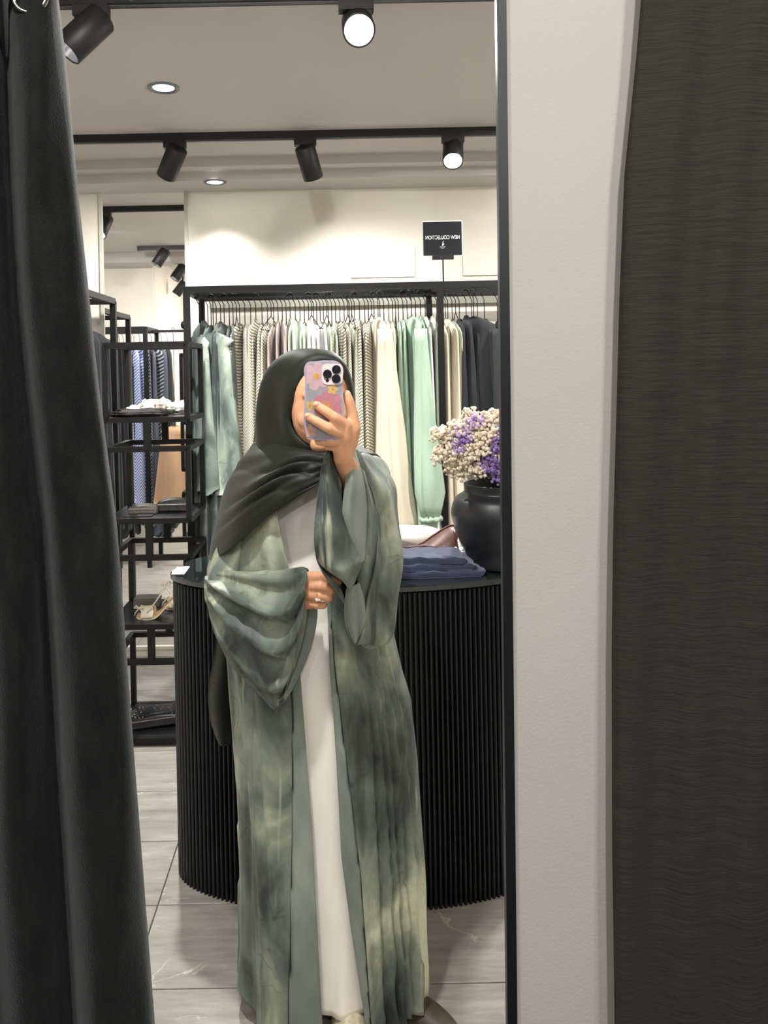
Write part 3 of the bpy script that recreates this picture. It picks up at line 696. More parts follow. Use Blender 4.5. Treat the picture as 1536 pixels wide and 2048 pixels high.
# slats spaced evenly along the outline
pts = [oval(2*PI*k/4000) for k in range(4001)]
cum = [0.0]
for k in range(4000): cum.append(cum[-1] + (pts[k+1]-pts[k]).length)
NS = int(cum[-1]/0.0148)
sm_ = MB(); hw_ = 0.0054
sec = [(hw_*math.cos(a), 0.0075*math.sin(a)) for a in np.linspace(0, PI, 6)] + [(-hw_, -0.006), (hw_, -0.006)]
ns = len(sec)
sm_.add([(x, y, z) for z in (0.0, CH-0.004) for x, y in sec], gridfaces(2, ns, True) + [tuple(range(ns, 2*ns))])
slat_m = plain('slat_lacquer', rgb(15, 16, 19), 0.36, var=0.15)
sl0 = None
for k in range(NS):
    d = cum[-1]*k/NS; i = int(np.searchsorted(cum, d, 'right'))-1; i = min(i, 3999)
    p = pts[i]; tn = (pts[i+1]-pts[i]).normalized()
    if sl0 is None: sl0 = sm_.build('slat', slat_m, counter, world=False); o = sl0
    else: o = sl0.copy(); COL.objects.link(o)
    o.location = (p.x-CX, p.y-CYc, 0)
    o.rotation_euler = (0, 0, math.atan2(tn.y, tn.x) + PI)
m = MB(); z0, z1 = CH, CH+0.018
prof = [(0.010, z0), (0.014, z0+0.003), (0.014, z1-0.003), (0.010, z1)]
vs = [(q.x, q.y, z) for g_, z in prof for q in [oval(2*PI*k/NA, g_) for k in range(NA)]]
m.add(vs, gridfaces(4, NA, True) + [tuple(range(NA))[::-1], tuple(range(3*NA, 4*NA))])
gm, gn, gl, gb = new_mat('smoked_glass')
gb.inputs['Base Color'].default_value = rgb(24, 32, 32); gb.inputs['Roughness'].default_value = 0.03; gb.inputs['Coat Weight'].default_value = 0.6
tn_ = N(gn, 'ShaderNodeTexNoise', i_Scale=3.0); rr_ = ramp(gn, [(0.3, rgb(20, 28, 28)), (0.7, rgb(30, 38, 38))]); gl.new(tn_.outputs['Fac'], rr_.inputs['Fac']); gl.new(rr_.outputs['Color'], gb.inputs['Base Color'])
m.build('glass_top', gm, counter, False)
TOPZ = CH + 0.018
def on_top(px, py, z=TOPZ):
    v = (py-VY) + ROLL*(px-VX); Y = (H-z)*F/v
    return P(px, py, Y)
c = on_top(360, 1141)
tag(MB().box((c.x-0.018, c.y-0.045, TOPZ), (c.x+0.022, c.y+0.045, TOPZ+0.0012)).build('paper_card', plain('white_card', rgb(238, 236, 228), 0.6, var=0.01)), 'small white card lying on the left end of the glass counter top', 'card')
# ---- soft goods
def lump(name, c, r, seed, mat, parent=None, flat=0.0, amp=0.16, n=18, mm=28, sq=1.0, freq=3.0):
    """crumpled cloth bundle resting on z = c.z"""
    q = random.Random(seed); ph = [q.uniform(0, 6.28) for _ in range(8)]
    vs = []
    for i in range(n+1):
        th = PI*i/n
        for j in range(mm):
            a = 2*PI*j/mm
            d = Vector((math.sin(th)*math.cos(a), math.sin(th)*math.sin(a), -math.cos(th)))
            if sq != 1.0:
                d = Vector([math.copysign(abs(x)**sq, x) for x in d])
            f = 1 + amp*(math.sin(freq*d.x*2+ph[0]+2*d.z)*0.5 + math.sin(freq*2.3*d.y+ph[1]+3*d.x)*0.35 + math.sin(freq*3.1*d.z+ph[2]+2.5*d.y)*0.35 + 0.3*math.sin(freq*4*d.x+5*d.z+ph[3]))
            v = Vector((d.x*r[0]*f, d.y*r[1]*f, d.z*r[2]*f + r[2]*(1-flat)))
            v.z = max(0.0, v.z)
            vs.append(Vector(c) + v)
    return obj(name, vs, gridfaces(n+1, mm, True), mat, parent, True)
navy = plain('navy_gauze', rgb(50, 58, 84), 0.85, var=0.18, scale=20, sheen=0.2, bmp=0.6, bscale=90, stretch=(0.5, 1, 3))
# folded navy cloth: layered slabs with rounded wrinkled edges
c0 = on_top(790, 1163); c1 = on_top(985, 1148)
nv = thing('navy_cloth', ((c0.x+c1.x)/2, c0.y+0.1, TOPZ), 'folded navy gauze cloth lying on the counter in front of the vase', 'folded cloth')
for k in range(3):
    z0 = TOPZ + 0.019*k; rws = []
    xa, xb = c0.x-0.06+0.012*k, c1.x-0.022-0.03*k; y0, y1 = c0.y+0.025+0.006*k, c0.y+0.175
    for i in range(15):
        s = -1 + 2*i/14; row = []
        for j in range(60):
            u = xa + (xb-xa)*j/59.0
            hgt = 0.0265*math.cos(0)*1.0; ed = min(1, (59-j)/5.0)
            yy = (y0+y1)/2 + (y1-y0)/2*(1-abs(s)**3*0) * s
            row.append((u, yy + 0.006*math.sin(u*23+k*2)+0.012*math.sin(u*7+k), 0))
        rws.append(row)
    # closed rounded loop section swept along x
    sec = [(-1, 0.5), (-0.985, 0.15), (-0.93, 0.0), (0, 0.0), (0.93, 0.0), (0.985, 0.15), (1, 0.5), (0.98, 0.85), (0.9, 1.0), (0.3, 1.06), (-0.3, 1.06), (-0.9, 1.0), (-0.985, 0.85)]
    sc = cr(np.array(sec), 40, True); G = []
    for j in range(70):
        u = xa + (xb-xa)*j/69.0; e = min(1.0, (69-j)/4.0)**0.5 if j > 64 else 1.0
        row = []
        for (a, h_) in sc:
            wr = 0.0016*math.sin(u*60+a*9+k) + 0.0012*math.sin(u*130+h_*8)
            row.append((u + 0.004*math.sin(a*7+k), (y0+y1)/2 + (y1-y0)/2*a*(0.75+0.25*e) + 0.005*math.sin(u*17+k*2) - 0.02*max(0, u-xb+0.06), max(TOPZ, z0 + 0.0192*(0.5+(h_-0.5)*e) + wr*(h_ > 0.1))))
        G.append(row)
    o = cloth('fold', np.array(G), navy, nv, True, 0)
    me = o.data; bmx = bmesh.new(); bmx.from_mesh(me); bmx.verts.ensure_lookup_table()
    bmx.faces.new([bmx.verts[i] for i in range(40)][::-1]); bmx.faces.new([bmx.verts[len(bmx.verts)-40+i] for i in range(40)]); bmx.to_mesh(me); bmx.free()
# white striped cloth roll behind
zc = TOPZ
c = on_top(835, 1118)
wst = stripe_mat('white_grey_stripe', rgb(214, 210, 200), rgb(150, 146, 146), 70, 0.2, 0.25)
wr = lump('white_cloth', (c.x-0.02, c.y+0.12, zc), (0.115, 0.07, 0.041), 3, wst, None, 0.0, 0.06, sq=0.75)
tag(wr, 'white cloth with grey stripes folded behind the brown leather bag', 'folded cloth')
# brown leather bag lying on its side
leather = plain('brown_leather', rgb(80, 47, 38), 0.42, var=0.18, scale=10, bmp=0.25, bscale=120)
c = on_top(870, 1122); bz = TOPZ
bag = thing('leather_bag', (c.x, c.y+0.06, bz), 'soft brown leather bag lying on the counter next to the navy cloth', 'bag')
rows_ = []
ys_ = c.y+0.02
for (px, h_, d_) in [(800, 0.010, 0.02), (822, 0.016, 0.045), (845, 0.034, 0.07), (868, 0.058, 0.085), (888, 0.078, 0.09), (904, 0.088, 0.09), (914, 0.080, 0.085), (920, 0.045, 0.07), (921, 0.02, 0.05)]:
    x = P(px, 1100, ys_+0.03).x
    rows_.append([(x, ys_+0.03-d_*0.55, bz+0.078-0.074), (x-0.004, ys_+0.03-d_*0.6, bz+0.02+h_*0.3), (x, ys_+0.03-d_*0.2, bz+0.012+h_*0.85), (x+0.002, ys_+0.03+d_*0.25, bz+0.01+h_), (x, ys_+0.03+d_*0.7, bz+0.01+h_*0.7), (x, ys_+0.03+d_*0.8, bz+0.004)])
GB = surf(rows_, 30, 26, True, raw=True); GB[..., 2] = np.maximum(GB[..., 2], bz)
cloth('bag_body', GB, leather, bag, True, 0)
ridge = [tuple(GB[i, 12] + np.array((0, -0.002, 0.002))) for i in range(6, 26)]
MB().tube(ridge, 0.0035, 6).build('flap_edge', leather, bag, True)
MB().tube([(P(905, 1062, ys_).x, ys_-0.015, bz+0.094), (P(908, 1080, ys_).x, ys_-0.02, bz+0.06), (P(909, 1098, ys_).x, ys_-0.022, bz+0.012)], 0.0022, 6).build('seam', leather, bag, True)
strap = [P(805, 1098, ys_-0.03), P(830, 1093, ys_-0.035), P(850, 1092, ys_-0.035), P(872, 1096, ys_-0.03)]
MB().tube([tuple(q) for q in strap], [0.006, 0.005, 0.005, 0.004], 8).build('strap', leather, bag, True)
for k, (px, py, w_) in enumerate([(834, 1101, 0.02), (878, 1100, 0.013)]):
    q = P(px, py, ys_-0.05)
    tag(lump('paper_tag', (q.x, q.y, q.z-0.004), (w_, 0.012, 0.004), 20+k, plain('tag_paper', rgb(206, 196, 190), 0.7)), ['flat pinkish paper tag poking out under the bag', 'small white price tag lying on the navy cloth'][k], 'tag')
c = on_top(930, 1128)
for k in range(3):
    tag(lump('lace_trim', (c.x+0.012*k-0.012, c.y+0.03+0.035*k, TOPZ), (0.022, 0.02, 0.022+0.012*k), 40+k, M['white'], None, 0.0, 0.3), ['small crumpled white lace by the vase foot', 'crumpled white lace behind the leather bag corner', 'taller white lace bundle between bag and vase'][k], 'cloth')
# vase and dried flowers
vc = on_top(1014, 1146); vx, vy = vc.x, vc.y+0.095
pot = plain('matte_black_ceramic', rgb(27, 29, 33), 0.42, var=0.12, bmp=0.08, bscale=60)
vase = thing('black_vase', (vx, vy, TOPZ), 'round matte black ceramic vase with short neck on the counter', 'vase')
s_ = vy/F
def vr(px): return abs(1014-px)*s_
zz = lambda py: P(1014, py, vy).z
prof = cr(np.array([(0.03, TOPZ), (vr(952), TOPZ+0.002), (vr(946), zz(1105)), (vr(930), zz(1070)), (vr(920), zz(1035)), (vr(920), zz(1015)), (vr(928), zz(995)), (vr(942), zz(985)), (vr(946), zz(980)), (vr(945), zz(966))]), 50)
MB().lathe([tuple(q) for q in prof], 48, (vx, vy, 0)).build('body', pot, vase, True)
tr = vr(945)
MB().lathe([(tr, zz(966)), (tr-0.004, zz(965)), (tr-0.009, zz(968)), (tr-0.012, zz(985)), (0.0005, zz(990))], 48, (vx, vy, 0)).build('neck_rim', pot, vase, True)
bq = thing('dried_bouquet', (vx, vy, zz(985)), 'bunch of dried cream and purple flowers standing in the black vase', 'flowers')
fc = plain('dried_cream_petal', rgb(222, 208, 186), 0.9, var=0.15, scale=40, sheen=0.2)
fp = plain('dried_purple_petal', rgb(140, 112, 180), 0.9, var=0.25, scale=40, sheen=0.2)
fl = plain('dried_lilac_petal', rgb(184, 158, 204), 0.9, var=0.2, scale=40, sheen=0.2)
stem_m = plain('dry_stem', rgb(74, 78, 50), 0.9, var=0.2)
heads = []
for k in range(8):
    q = random.Random(100+k); mb = MB()
    for i in range(64):
        d = Vector((q.gauss(0, 1), q.gauss(0, 1), q.gauss(0, 1))).normalized()*q.uniform(0.45, 1.0)*0.028
        d.z = abs(d.z)*0.9
        mb.ball(d, q.uniform(0.0028, 0.0052), 4, 5)
    me = bpy.data.meshes.new('flower_head'); me.from_pydata(mb.v, [], mb.f)
    me.polygons.foreach_set('use_smooth', [True]*len(me.polygons)); heads.append(me)
hm = {}
for i, me in enumerate(heads):
    for nm, mt in (('c', fc), ('p', fp), ('l', fl)):
        e = me.copy(); e.materials.append(mt); hm[(i, nm)] = e
fr_ = random.Random(3)
spots = [(880, 862, 'c'), (893, 880, 'c'), (886, 905, 'c'), (905, 905, 'c'), (912, 875, 'c'), (903, 925, 'c'), (920, 930, 'c'), (930, 915, 'c'), (922, 890, 'l'), (935, 878, 'p'), (928, 862, 'l'), (915, 855, 'c'), (935, 850, 'c'), (945, 835, 'c'), (940, 825, 'c'), (955, 858, 'c'), (950, 880, 'c'), (965, 870, 'c'), (965, 895, 'c'), (948, 900, 'c'), (935, 940, 'c'), (955, 925, 'c'), (970, 915, 'p'), (985, 905, 'p'), (978, 925, 'p'), (968, 840, 'c'), (985, 828, 'c'), (998, 835, 'c'), (990, 850, 'l'), (982, 870, 'c'), (998, 865, 'l'), (1000, 885, 'p'), (992, 930, 'p'), (960, 935, 'c'), (955, 843, 'l'), (975, 855, 'c'), (1010, 900, 'c'), (1015, 850, 'c'), (1025, 880, 'p'), (1040, 865, 'c'), (1050, 900, 'c'), (1060, 880, 'c'), (1075, 905, 'c'), (1030, 920, 'p'), (1055, 930, 'c'), (1085, 880, 'l'), (1020, 935, 'c'), (995, 945, 'p'), (1090, 920, 'c')]
for k, (px, py, kd) in enumerate(spots):
    rad = math.hypot((px-1000)/110, (py-890)/75); dep = max(0.0, 1-rad)
    for side in ((-1,) if k % 3 else (-1, 1)):
        Y = vy + side*(0.03 + 0.10*dep**0.7) + fr_.uniform(-0.015, 0.015)
        q = P(px, py, Y)
        o = bpy.data.objects.new('flower_head', hm[(k % 8, kd)]); COL.objects.link(o); o.parent = bq
        o.location = q - bq.location - Vector((0, 0, 0.012))
        dv = (q - Vector((vx, vy, zz(985)))).normalized()
        o.rotation_mode = 'QUATERNION'; o.rotation_quaternion = Vector((0, 0, 1)).rotation_difference(dv)
        s0 = fr_.uniform(1.1, 1.5); o.scale = (s0, s0, s0)
        b0 = Vector((vx + (q.x-vx)*0.12, vy + (q.y-vy)*0.12, zz(984)))
        mid = b0*0.5 + q*0.5 + Vector((0, 0, 0.02))
        MB().tube([b0, mid, q - Vector((0, 0, 0.008))], 0.0016, 5).build('stem', stem_m, bq, True)
# ------------------------------------------------------------------ open black display shelf
YS0, YS1 = 3.18, 3.52
sx0, sx1 = P(210, 690, YS0).x, P(372, 690, YS0).x
def sz(py): return P(290, py, YS0).z
shelf_m = plain('black_steel', rgb(14, 14, 15), 0.5, spec=0.3, var=0.12)
plate_m = plain('black_shelf_plate', rgb(28, 28, 30), 0.3, var=0.1)
tiers = [(684, 845), (893, 1047), (1110, 1258), (1318, 1485)]
SB = 0.022
def make_shelf(label):
    t = thing('display_shelf', ((sx0+sx1)/2, (YS0+YS1)/2, 0), label, 'shelf', None)
    for k, (a, b) in enumerate(tiers):
        za_, zb_ = sz(a), max(SB/2+0.001, sz(b)+SB/2)
        za_ -= SB/2
        for z in (za_, zb_):
            for p_, q_ in (((sx0, YS0, z), (sx1, YS0, z)), ((sx0, YS1, z), (sx1, YS1, z)), ((sx0, YS0, z), (sx0, YS1, z)), ((sx1, YS0, z), (sx1, YS1, z))):
                MB().bar(p_, q_, SB).build('tier_rail', shelf_m, t)
        for x in (sx0, sx1):
            for y in (YS0, YS1):
                MB().bar((x, y, zb_), (x, y, za_), SB).build('post', shelf_m, t)
        MB().box((sx0+SB/2, YS0+SB/2, zb_+0.002), (sx1-SB/2, YS1-SB/2, zb_+0.010)).build('shelf_plate', plate_m, t)
        if k < 3:
            zn = sz(tiers[k+1][0]) - SB/2
            for y in (YS0, YS1):
                MB().bar(((sx0+sx1)/2, y, zn), ((sx0+sx1)/2, y, zb_), SB*1.2).build('spacer', shelf_m, t)
    return t
shelf = make_shelf('tall open black steel display shelf left of the counter')
sh2 = copy_tree(shelf); sh2.location.y = 5.05; sh2.location.x -= 0.02
sh2['label'] = 'black open shelf shown in the rear mirror behind the display shelf'
def splate(k): return max(SB/2+0.001, sz(tiers[k][1])+SB/2) + 0.010
# cloths on the top tier
zt1 = splate(0); ym = (YS0+YS1)/2
def sxp(px, y=ym): return P(px, 830, y).x
tag(lump('dark_scarf', (sxp(290), YS0+0.10, zt1), (0.135, 0.08, 0.020), 5, plain('charcoal_scarf', rgb(52, 48, 46), 0.9, var=0.25, scale=18, bmp=0.3), None, 0.3, 0.22, freq=4), 'crumpled charcoal scarf spread along the top shelf', 'scarf')
for k, (px, mt, rx, hz, lb) in enumerate([(262, 'white', 0.035, 0.020, 'small white scarf at the left on the dark scarf'), (290, 'cream', 0.04, 0.034, 'yellowish cream scarf heaped in the middle of the top shelf'), (318, 'taupe', 0.038, 0.036, 'pinkish scarf bundled right of the cream one'), (335, 'sage', 0.042, 0.026, 'pale sage scarf between the pinkish and white scarves'), (352, 'white', 0.04, 0.028, 'white folded scarf at the right end of the top shelf')]):
    tag(lump('folded_scarf', (sxp(px), ym+0.06+0.01*k, zt1+0.004), (rx, 0.06, hz), 60+k, M[mt], None, 0.1, 0.2, freq=4), lb, 'scarf', 'folded scarves on the top shelf')
# clutches on the second tier plate
z2 = splate(1)
def clutch(x, y, z, w_, d, h, mt, label, rz=0.0, tilt=0.0, glit=False):
    t = thing('clutch_bag', (x, y, z), label, 'bag'); t.rotation_euler = (0, tilt, rz)
    sec = cr(np.array([(-1, 0.35), (-0.9, 0.0), (0.9, 0.0), (1, 0.35), (0.95, 0.8), (0.6, 1.0), (-0.6, 1.0), (-0.95, 0.8)]), 24, True)
    G = np.array([[(w_*(i/11-0.5), a*d/2, h*b*(0.75+0.25*math.sin(PI*i/11))) for a, b in sec] for i in range(12)])
    o = cloth('pouch', G, mt, t, True, 0, world=False)
    bm2 = bmesh.new(); bm2.from_mesh(o.data); bm2.verts.ensure_lookup_table()
    bm2.faces.new([bm2.verts[i] for i in range(24)][::-1]); bm2.faces.new([bm2.verts[len(bm2.verts)-24+i] for i in range(24)]); bm2.to_mesh(o.data); bm2.free()
    MB().bar((-w_/2*0.95, -d/2*0.98, h*0.62), (w_/2*0.95, -d/2*0.98, h*0.62), 0.004).build('clasp_bar', M['chrome'], t, world=False)
    if glit:
        q = random.Random(9); g_ = MB()
        for _ in range(90):
            a = q.uniform(-0.47, 0.47); b = q.uniform(-0.45, 0.3)
            g_.ball((a*w_, b*d, h*(0.98-0.5*max(0, -b-0.1))), q.uniform(0.003, 0.006), 3, 5)
        o = g_.build('sequins', M['chrome'], t, False, world=False); o['kind'] = 'stuff'
    return t
grey_l = plain('grey_leather', rgb(98, 94, 88), 0.5, var=0.15); dk_l = plain('dark_snake', rgb(50, 50, 50), 0.45, var=0.6, scale=60)
clutch(sxp(288), ym-0.02, z2, 0.12, 0.09, 0.034, grey_l, 'small grey leather clutch on the second shelf')
clutch(sxp(343), ym+0.02, z2, 0.13, 0.10, 0.052, dk_l, 'dark patterned clutch on the right of the second shelf')
tag(MB().box((sx0+0.05, YS0+0.03, splate(1)-0.0), (sx0+0.17, YS0+0.09, splate(1)+0.004)).build('tray', plate_m), 'thin dark tray at the front of the second shelf', 'tray')
z4 = splate(3)
clutch(P(312, 1460, YS0+0.1).x, YS0+0.14, z4+0.004, 0.24, 0.12, 0.055, plain('black_sequin', rgb(52, 52, 56), 0.3, var=0.7, scale=160, metal=0.5), 'glittering black sequin clutch on the lowest shelf', rz=0.15, tilt=-0.06, glit=True)
# heeled sandals on the third tier
z3 = splate(2)
ivory = plain('ivory_leather', rgb(228, 220, 200), 0.45, var=0.05); insole = plain('tan_insole', rgb(206, 166, 116), 0.5, var=0.08)
def sandal(x, y, z, label, rz=0.0):
    t = thing('heeled_sandal', (x, y, z), label, 'sandal', 'pair of ivory heeled sandals'); t.rotation_euler = (0, 0, rz)
    pr_ = cr(np.array([(0.0, 0.006, 0.018), (0.02, 0.004, 0.036), (0.06, 0.004, 0.042), (0.09, 0.012, 0.036), (0.13, 0.052, 0.028), (0.17, 0.088, 0.026), (0.205, 0.100, 0.027), (0.222, 0.101, 0.016)]), 26)
    for nm, dz, mt in (('sole', 0.0, ivory), ('insole', 0.005, insole)):
        v = []; 
        for (a, h, w_) in pr_:
            k_ = 0.94 if nm == 'insole' else 1.0
            for yy, zz_ in ((-w_*k_, 0), (w_*k_, 0), (w_*k_, 0.006), (-w_*k_, 0.006)):
                v.append((a, yy, h + zz_ + dz - 0.004))
        n_ = len(pr_); obj(nm, v, gridfaces(n_, 4, True) + [(0, 1, 2, 3), (4*n_-1, 4*n_-2, 4*n_-3, 4*n_-4)], mt, t, False, world=False)
    MB().lathe([(0.0055, 0.0), (0.005, 0.02), (0.007, 0.06), (0.012, 0.09), (0.016, 0.097)], 12, (0.208, 0, 0)).build('heel', ivory, t, True, world=False)
    for a0, wd in ((0.045, 0.05),):
        G = np.array([[(a0 + wd*(u-0.5) + 0.004*math.sin(3*b), -0.043*math.cos(b), 0.006 + 0.040*math.sin(b)) for b in np.linspace(0, PI, 14)] for u in np.linspace(0, 1, 6)])
        cloth('toe_strap', G, ivory, t, False, 0.003, world=False)
    MB().tube([(0.165, -0.027, 0.095), (0.15, -0.034, 0.128), (0.135, 0, 0.150), (0.15, 0.034, 0.128), (0.165, 0.027, 0.095)], 0.0032, 6).build('ankle_strap', ivory, t, True, world=False)
    MB().tube([(0.05, -0.044, 0.03), (0.085, -0.046, 0.075), (0.13, -0.036, 0.135)], 0.0026, 6).build('side_strap', ivory, t, True, world=False)
    for (bx, by, bz_, s) in ((0.015, -0.03, 0.048, 0.8), (0.125, -0.038, 0.142, 1.0)):
        b_ = MB()
        for sg in (-1, 1):
            b_.tube([(bx, by, bz_), (bx+sg*0.016*s, by-0.004, bz_+0.016*s), (bx+sg*0.026*s, by-0.004, bz_+0.004*s), (bx, by, bz_)], 0.0034*s, 6)
            b_.tube([(bx, by, bz_), (bx+sg*0.018*s, by-0.006, bz_-0.02*s), (bx+sg*0.024*s, by-0.006, bz_-0.036*s)], 0.0028*s, 6)
        b_.ball((bx, by, bz_), 0.0055*s)
        b_.build('bow', ivory, t, True, world=False)
    return t
q = P(273, 1250, YS0+0.07)
sandal(q.x, YS0+0.085, z3+0.001, 'ivory heeled sandal with bows at the front of the third shelf', 0.05)
sandal(q.x+0.085, YS0+0.215, z3+0.001, 'ivory heeled sandal standing behind the other sandal', 0.1)
c = P(292, 1215, YS1-0.08)
tag(MB().box((c.x-0.05, YS1-0.10, z3), (c.x+0.06, YS1-0.03, z3+0.035)).build('shoe_riser', plain('grey_riser', rgb(88, 84, 80), 0.6)), 'low grey riser block behind the sandals', 'riser')
# ------------------------------------------------------------------ dark rack at the left and the rack in the rear mirror
def side_rack(x, y0, y1, label, n, mats, gl, gg, zr=1.93, w_=0.36, lab_cat='dress'):
    t = thing('side_rack', (x, (y0+y1)/2, 0), label, 'clothes rack')
    for y in (y0, y1):
        for xx in (x-w_/2, x+w_/2):
            MB().bar((xx, y, 0), (xx, y, zr), 0.03).build('post', M['black'], t)
        MB().bar((x-w_/2, y, zr), (x+w_/2, y, zr), 0.03).build('cross_bar', M['black'], t)
    for xx in (x-w_/2, x+w_/2):
        MB().bar((xx, y0, zr), (xx, y1, zr), 0.03).build('top_rail', M['black'], t)
    MB().bar((x, y0, zr-0.02), (x, y1, zr-0.02), 0.02).build('hanging_rail', M['black'], t)
    for k in range(n):
        y = y0 + 0.05 + (y1-y0-0.1)*(k+0.5)/n
        sd_ = 500+k+int(abs(x*100)); r_ = random.Random(sd_); z = zr-0.13
        g_ = garment(x, y, z, r_.uniform(1.1, 1.35), mats[k % len(mats)], gl % ORD[k], lab_cat, gg, rot=PI/2+r_.uniform(-0.1, 0.1), th=(0.012, 0.03), hw=(0.17, 0.19), seed=sd_, stem=zr-0.028-z)
side_rack(P(196, 600, 3.85).x-0.17, 3.62, 4.08, 'short black rack of dark garments behind the velvet curtain', 8, [M['darkcloth'], M['blackcloth']], '%s from the front of the near-black dresses on the rack beside the curtain', 'dark dresses by the curtain')
side_rack(P(214, 620, 4.75).x-0.17, 4.35, 5.2, 'black rack of dark garments shown at the left of the rear mirror', 10, [M['darkcloth'], M['blackcloth']], '%s from the front of the dark dresses at the rear mirror edge', 'dark dresses in the rear mirror')
# far rack across the rear mirror
yr = 6.35; za2 = P(305, 660, yr).z
x0_, x1_ = P(232, 700, yr).x, P(303, 700, yr).x
t = thing('far_rack', ((x0_+x1_)/2, yr, 0), 'black clothes rack with striped shirts shown in the rear mirror', 'clothes rack')
for y in (yr-0.2, yr+0.2):
    MB().bar((x0_-0.25, y, za2), (x1_, y, za2), 0.035).build('top_rail', M['black'], t)
    for x in (x0_-0.25, (x0_+x1_)/2-0.09, x1_):
        MB().bar((x, y, 0), (x, y, za2), 0.032).build('post', M['black'], t)
MB().bar((x0_-0.25, yr, za2-0.012), (x1_+0.3, yr, za2-0.012), 0.02).build('hanging_rail', M['black'], t)
for x in (x1_, x0_-0.25): MB().bar((x, yr-0.2, za2), (x, yr+0.2, za2), 0.032).build('cross_bar', M['black'], t)
far = [(232, 'darkcloth', 1.5, 'black garment at the left end of the far rack'), (240, 'darkcloth', 1.5, 'black garment second on the far rack'), (250, 'blue_stripe', 1.25, 'pale blue striped shirt at the left of the far rack'), (262, 'blue_stripe', 1.3, 'pale blue striped shirt behind the shelf post'), (274, 'blue_stripe', 1.32, 'long blue and white striped shirt in the middle of the far rack'), (286, 'navy_stripe', 1.45, 'navy chevron striped dress right of the blue shirts'), (297, 'navy_pin', 1.5, 'navy pinstripe dress second right of the blue shirts'), (306, 'navy_stripe', 1.55, 'long navy striped dress with a knotted waist'), (318, 'navy_pin', 1.5, 'navy pinstripe dress left of the tan skirt'), (330, 'darkcloth', 1.45, 'black dress behind the tan skirt')]
for k, (px, mt, ln, lb) in enumerate(far):
    z = za2-0.15
    garment(P(px, 700, yr-0.1).x, yr, z, ln, M[mt], lb, 'dress', 'garments on the far rack', rot=0.5+0.2*math.sin(k*2), th=(0.02, 0.05), hw=(0.16, 0.18), seed=800+k, stem=za2-0.02-z)
garment(P(352, 900, yr-0.3).x, yr-0.32, P(350, 850, yr-0.3).z, 0.62, M['tan'], 'tan satin skirt hanging at the right in the rear mirror', 'skirt', None, rot=1.1, th=(0.05, 0.07), hw=(0.12, 0.20), seed=900, stem=za2-0.02-P(350, 850, yr-0.3).z)
# ------------------------------------------------------------------ the person
YPc = 1.87
base = P(640, 1500, YPc); base.z = 0.0
person = thing('person', base, 'person in dark green headscarf, white dress and open tie-dye robe, holding up a phone', 'person')
skin_m = None
def skin():
    m, n, l, b = new_mat('skin')
    v = mapped(n, l)
    t = N(n, 'ShaderNodeTexNoise', i_Scale=30.0, i_Detail=3.0); l.new(v, t.inputs['Vector'])
    r = ramp(n, [(0.35, rgb(196, 142, 108)), (0.65, rgb(212, 160, 124))]); l.new(t.outputs['Fac'], r.inputs['Fac'])
    l.new(r.outputs['Color'], b.inputs['Base Color']); b.inputs['Roughness'].default_value = 0.5
    b.inputs['Subsurface Weight'].default_value = 0.12; b.inputs['Subsurface Radius'].default_value = (0.01, 0.004, 0.002); b.inputs['Subsurface Scale'].default_value = 0.5
    t2 = N(n, 'ShaderNodeTexNoise', i_Scale=500.0); l.new(v, t2.inputs['Vector']); bump(n, l, b, t2.outputs['Fac'], 0.08, 0.001)
    return m
M['skin'] = skin()
M['scarf'] = plain('dark_green_chiffon', rgb(21, 24, 17), 0.55, var=0.12, scale=6, sheen=0.05, bmp=0.1, bscale=500, spec=0.3)
M['dress'] = plain('white_crepe', rgb(242, 237, 230), 0.75, var=0.03, scale=5, sheen=0.1, bmp=0.1, bscale=400, spec=0.2)
M['band'] = dye_mat('grey_green_facing', rgb(96, 108, 100), rgb(112, 124, 116), rgb(128, 138, 128), rgb(140, 150, 138), 5.0, 0.5, 0.2, vein=False, seed=1.0)
# ---- body: one continuous mesh grown from tapered limbs
class Body(MB):
    def limb(s, pts, n=14):
        """pts: (vector, radius); a chain of balls and cones"""
        P_ = [(Vector(p), r) for p, r in pts]
        for p, r in P_: s.ball(p, r, 10, n)
        s.tube([p for p, _ in P_], [r for _, r in P_], n)
        return s
b = Body()
hc = P(641, 808, 1.835)                       # head centre
b.ball(hc + Vector((0, 0.01, 0.012)), (0.073, 0.090, 0.098), 20, 28)
b.ball(hc + Vector((0, -0.018, -0.022)), (0.069, 0.067, 0.082), 18, 24)           # lower face
b.ball(hc + Vector((0, -0.058, -0.092)), (0.026, 0.024, 0.020), 10, 14)           # chin
for s in (-1, 1):
    b.ball(hc + Vector((s*0.030, -0.054, -0.030)), (0.026, 0.024, 0.028), 10, 14)  # cheeks
    b.ball(hc + Vector((s*0.073, 0.012, -0.008)), (0.010, 0.018, 0.030), 10, 12)   # ears
    b.ball(hc + Vector((s*0.012, -0.088, -0.030)), (0.009, 0.010, 0.008), 8, 10)   # nostrils
b.limb([(hc + Vector((0, -0.076, 0.012)), 0.008), (hc + Vector((0, -0.094, -0.022)), 0.0115)])  # nose
b.ball(hc + Vector((0, -0.076, -0.058)), (0.022, 0.012, 0.006), 8, 12); b.ball(hc + Vector((0, -0.074, -0.068)), (0.019, 0.012, 0.007), 8, 12)  # lips
b.limb([(hc + Vector((-0.034, -0.070, 0.024)), 0.008), (hc + Vector((0, -0.080, 0.020)), 0.008), (hc + Vector((0.034, -0.070, 0.024)), 0.008)])   # brow
neck = P(618, 925, 1.88); chest = P(612, 1010, 1.89); waist = P(618, 1170, 1.89); pelvis = P(625, 1330, 1.90)
b.limb([(hc + Vector((0, 0.02, -0.06)), 0.052), (neck, 0.052), (chest, 0.07)])
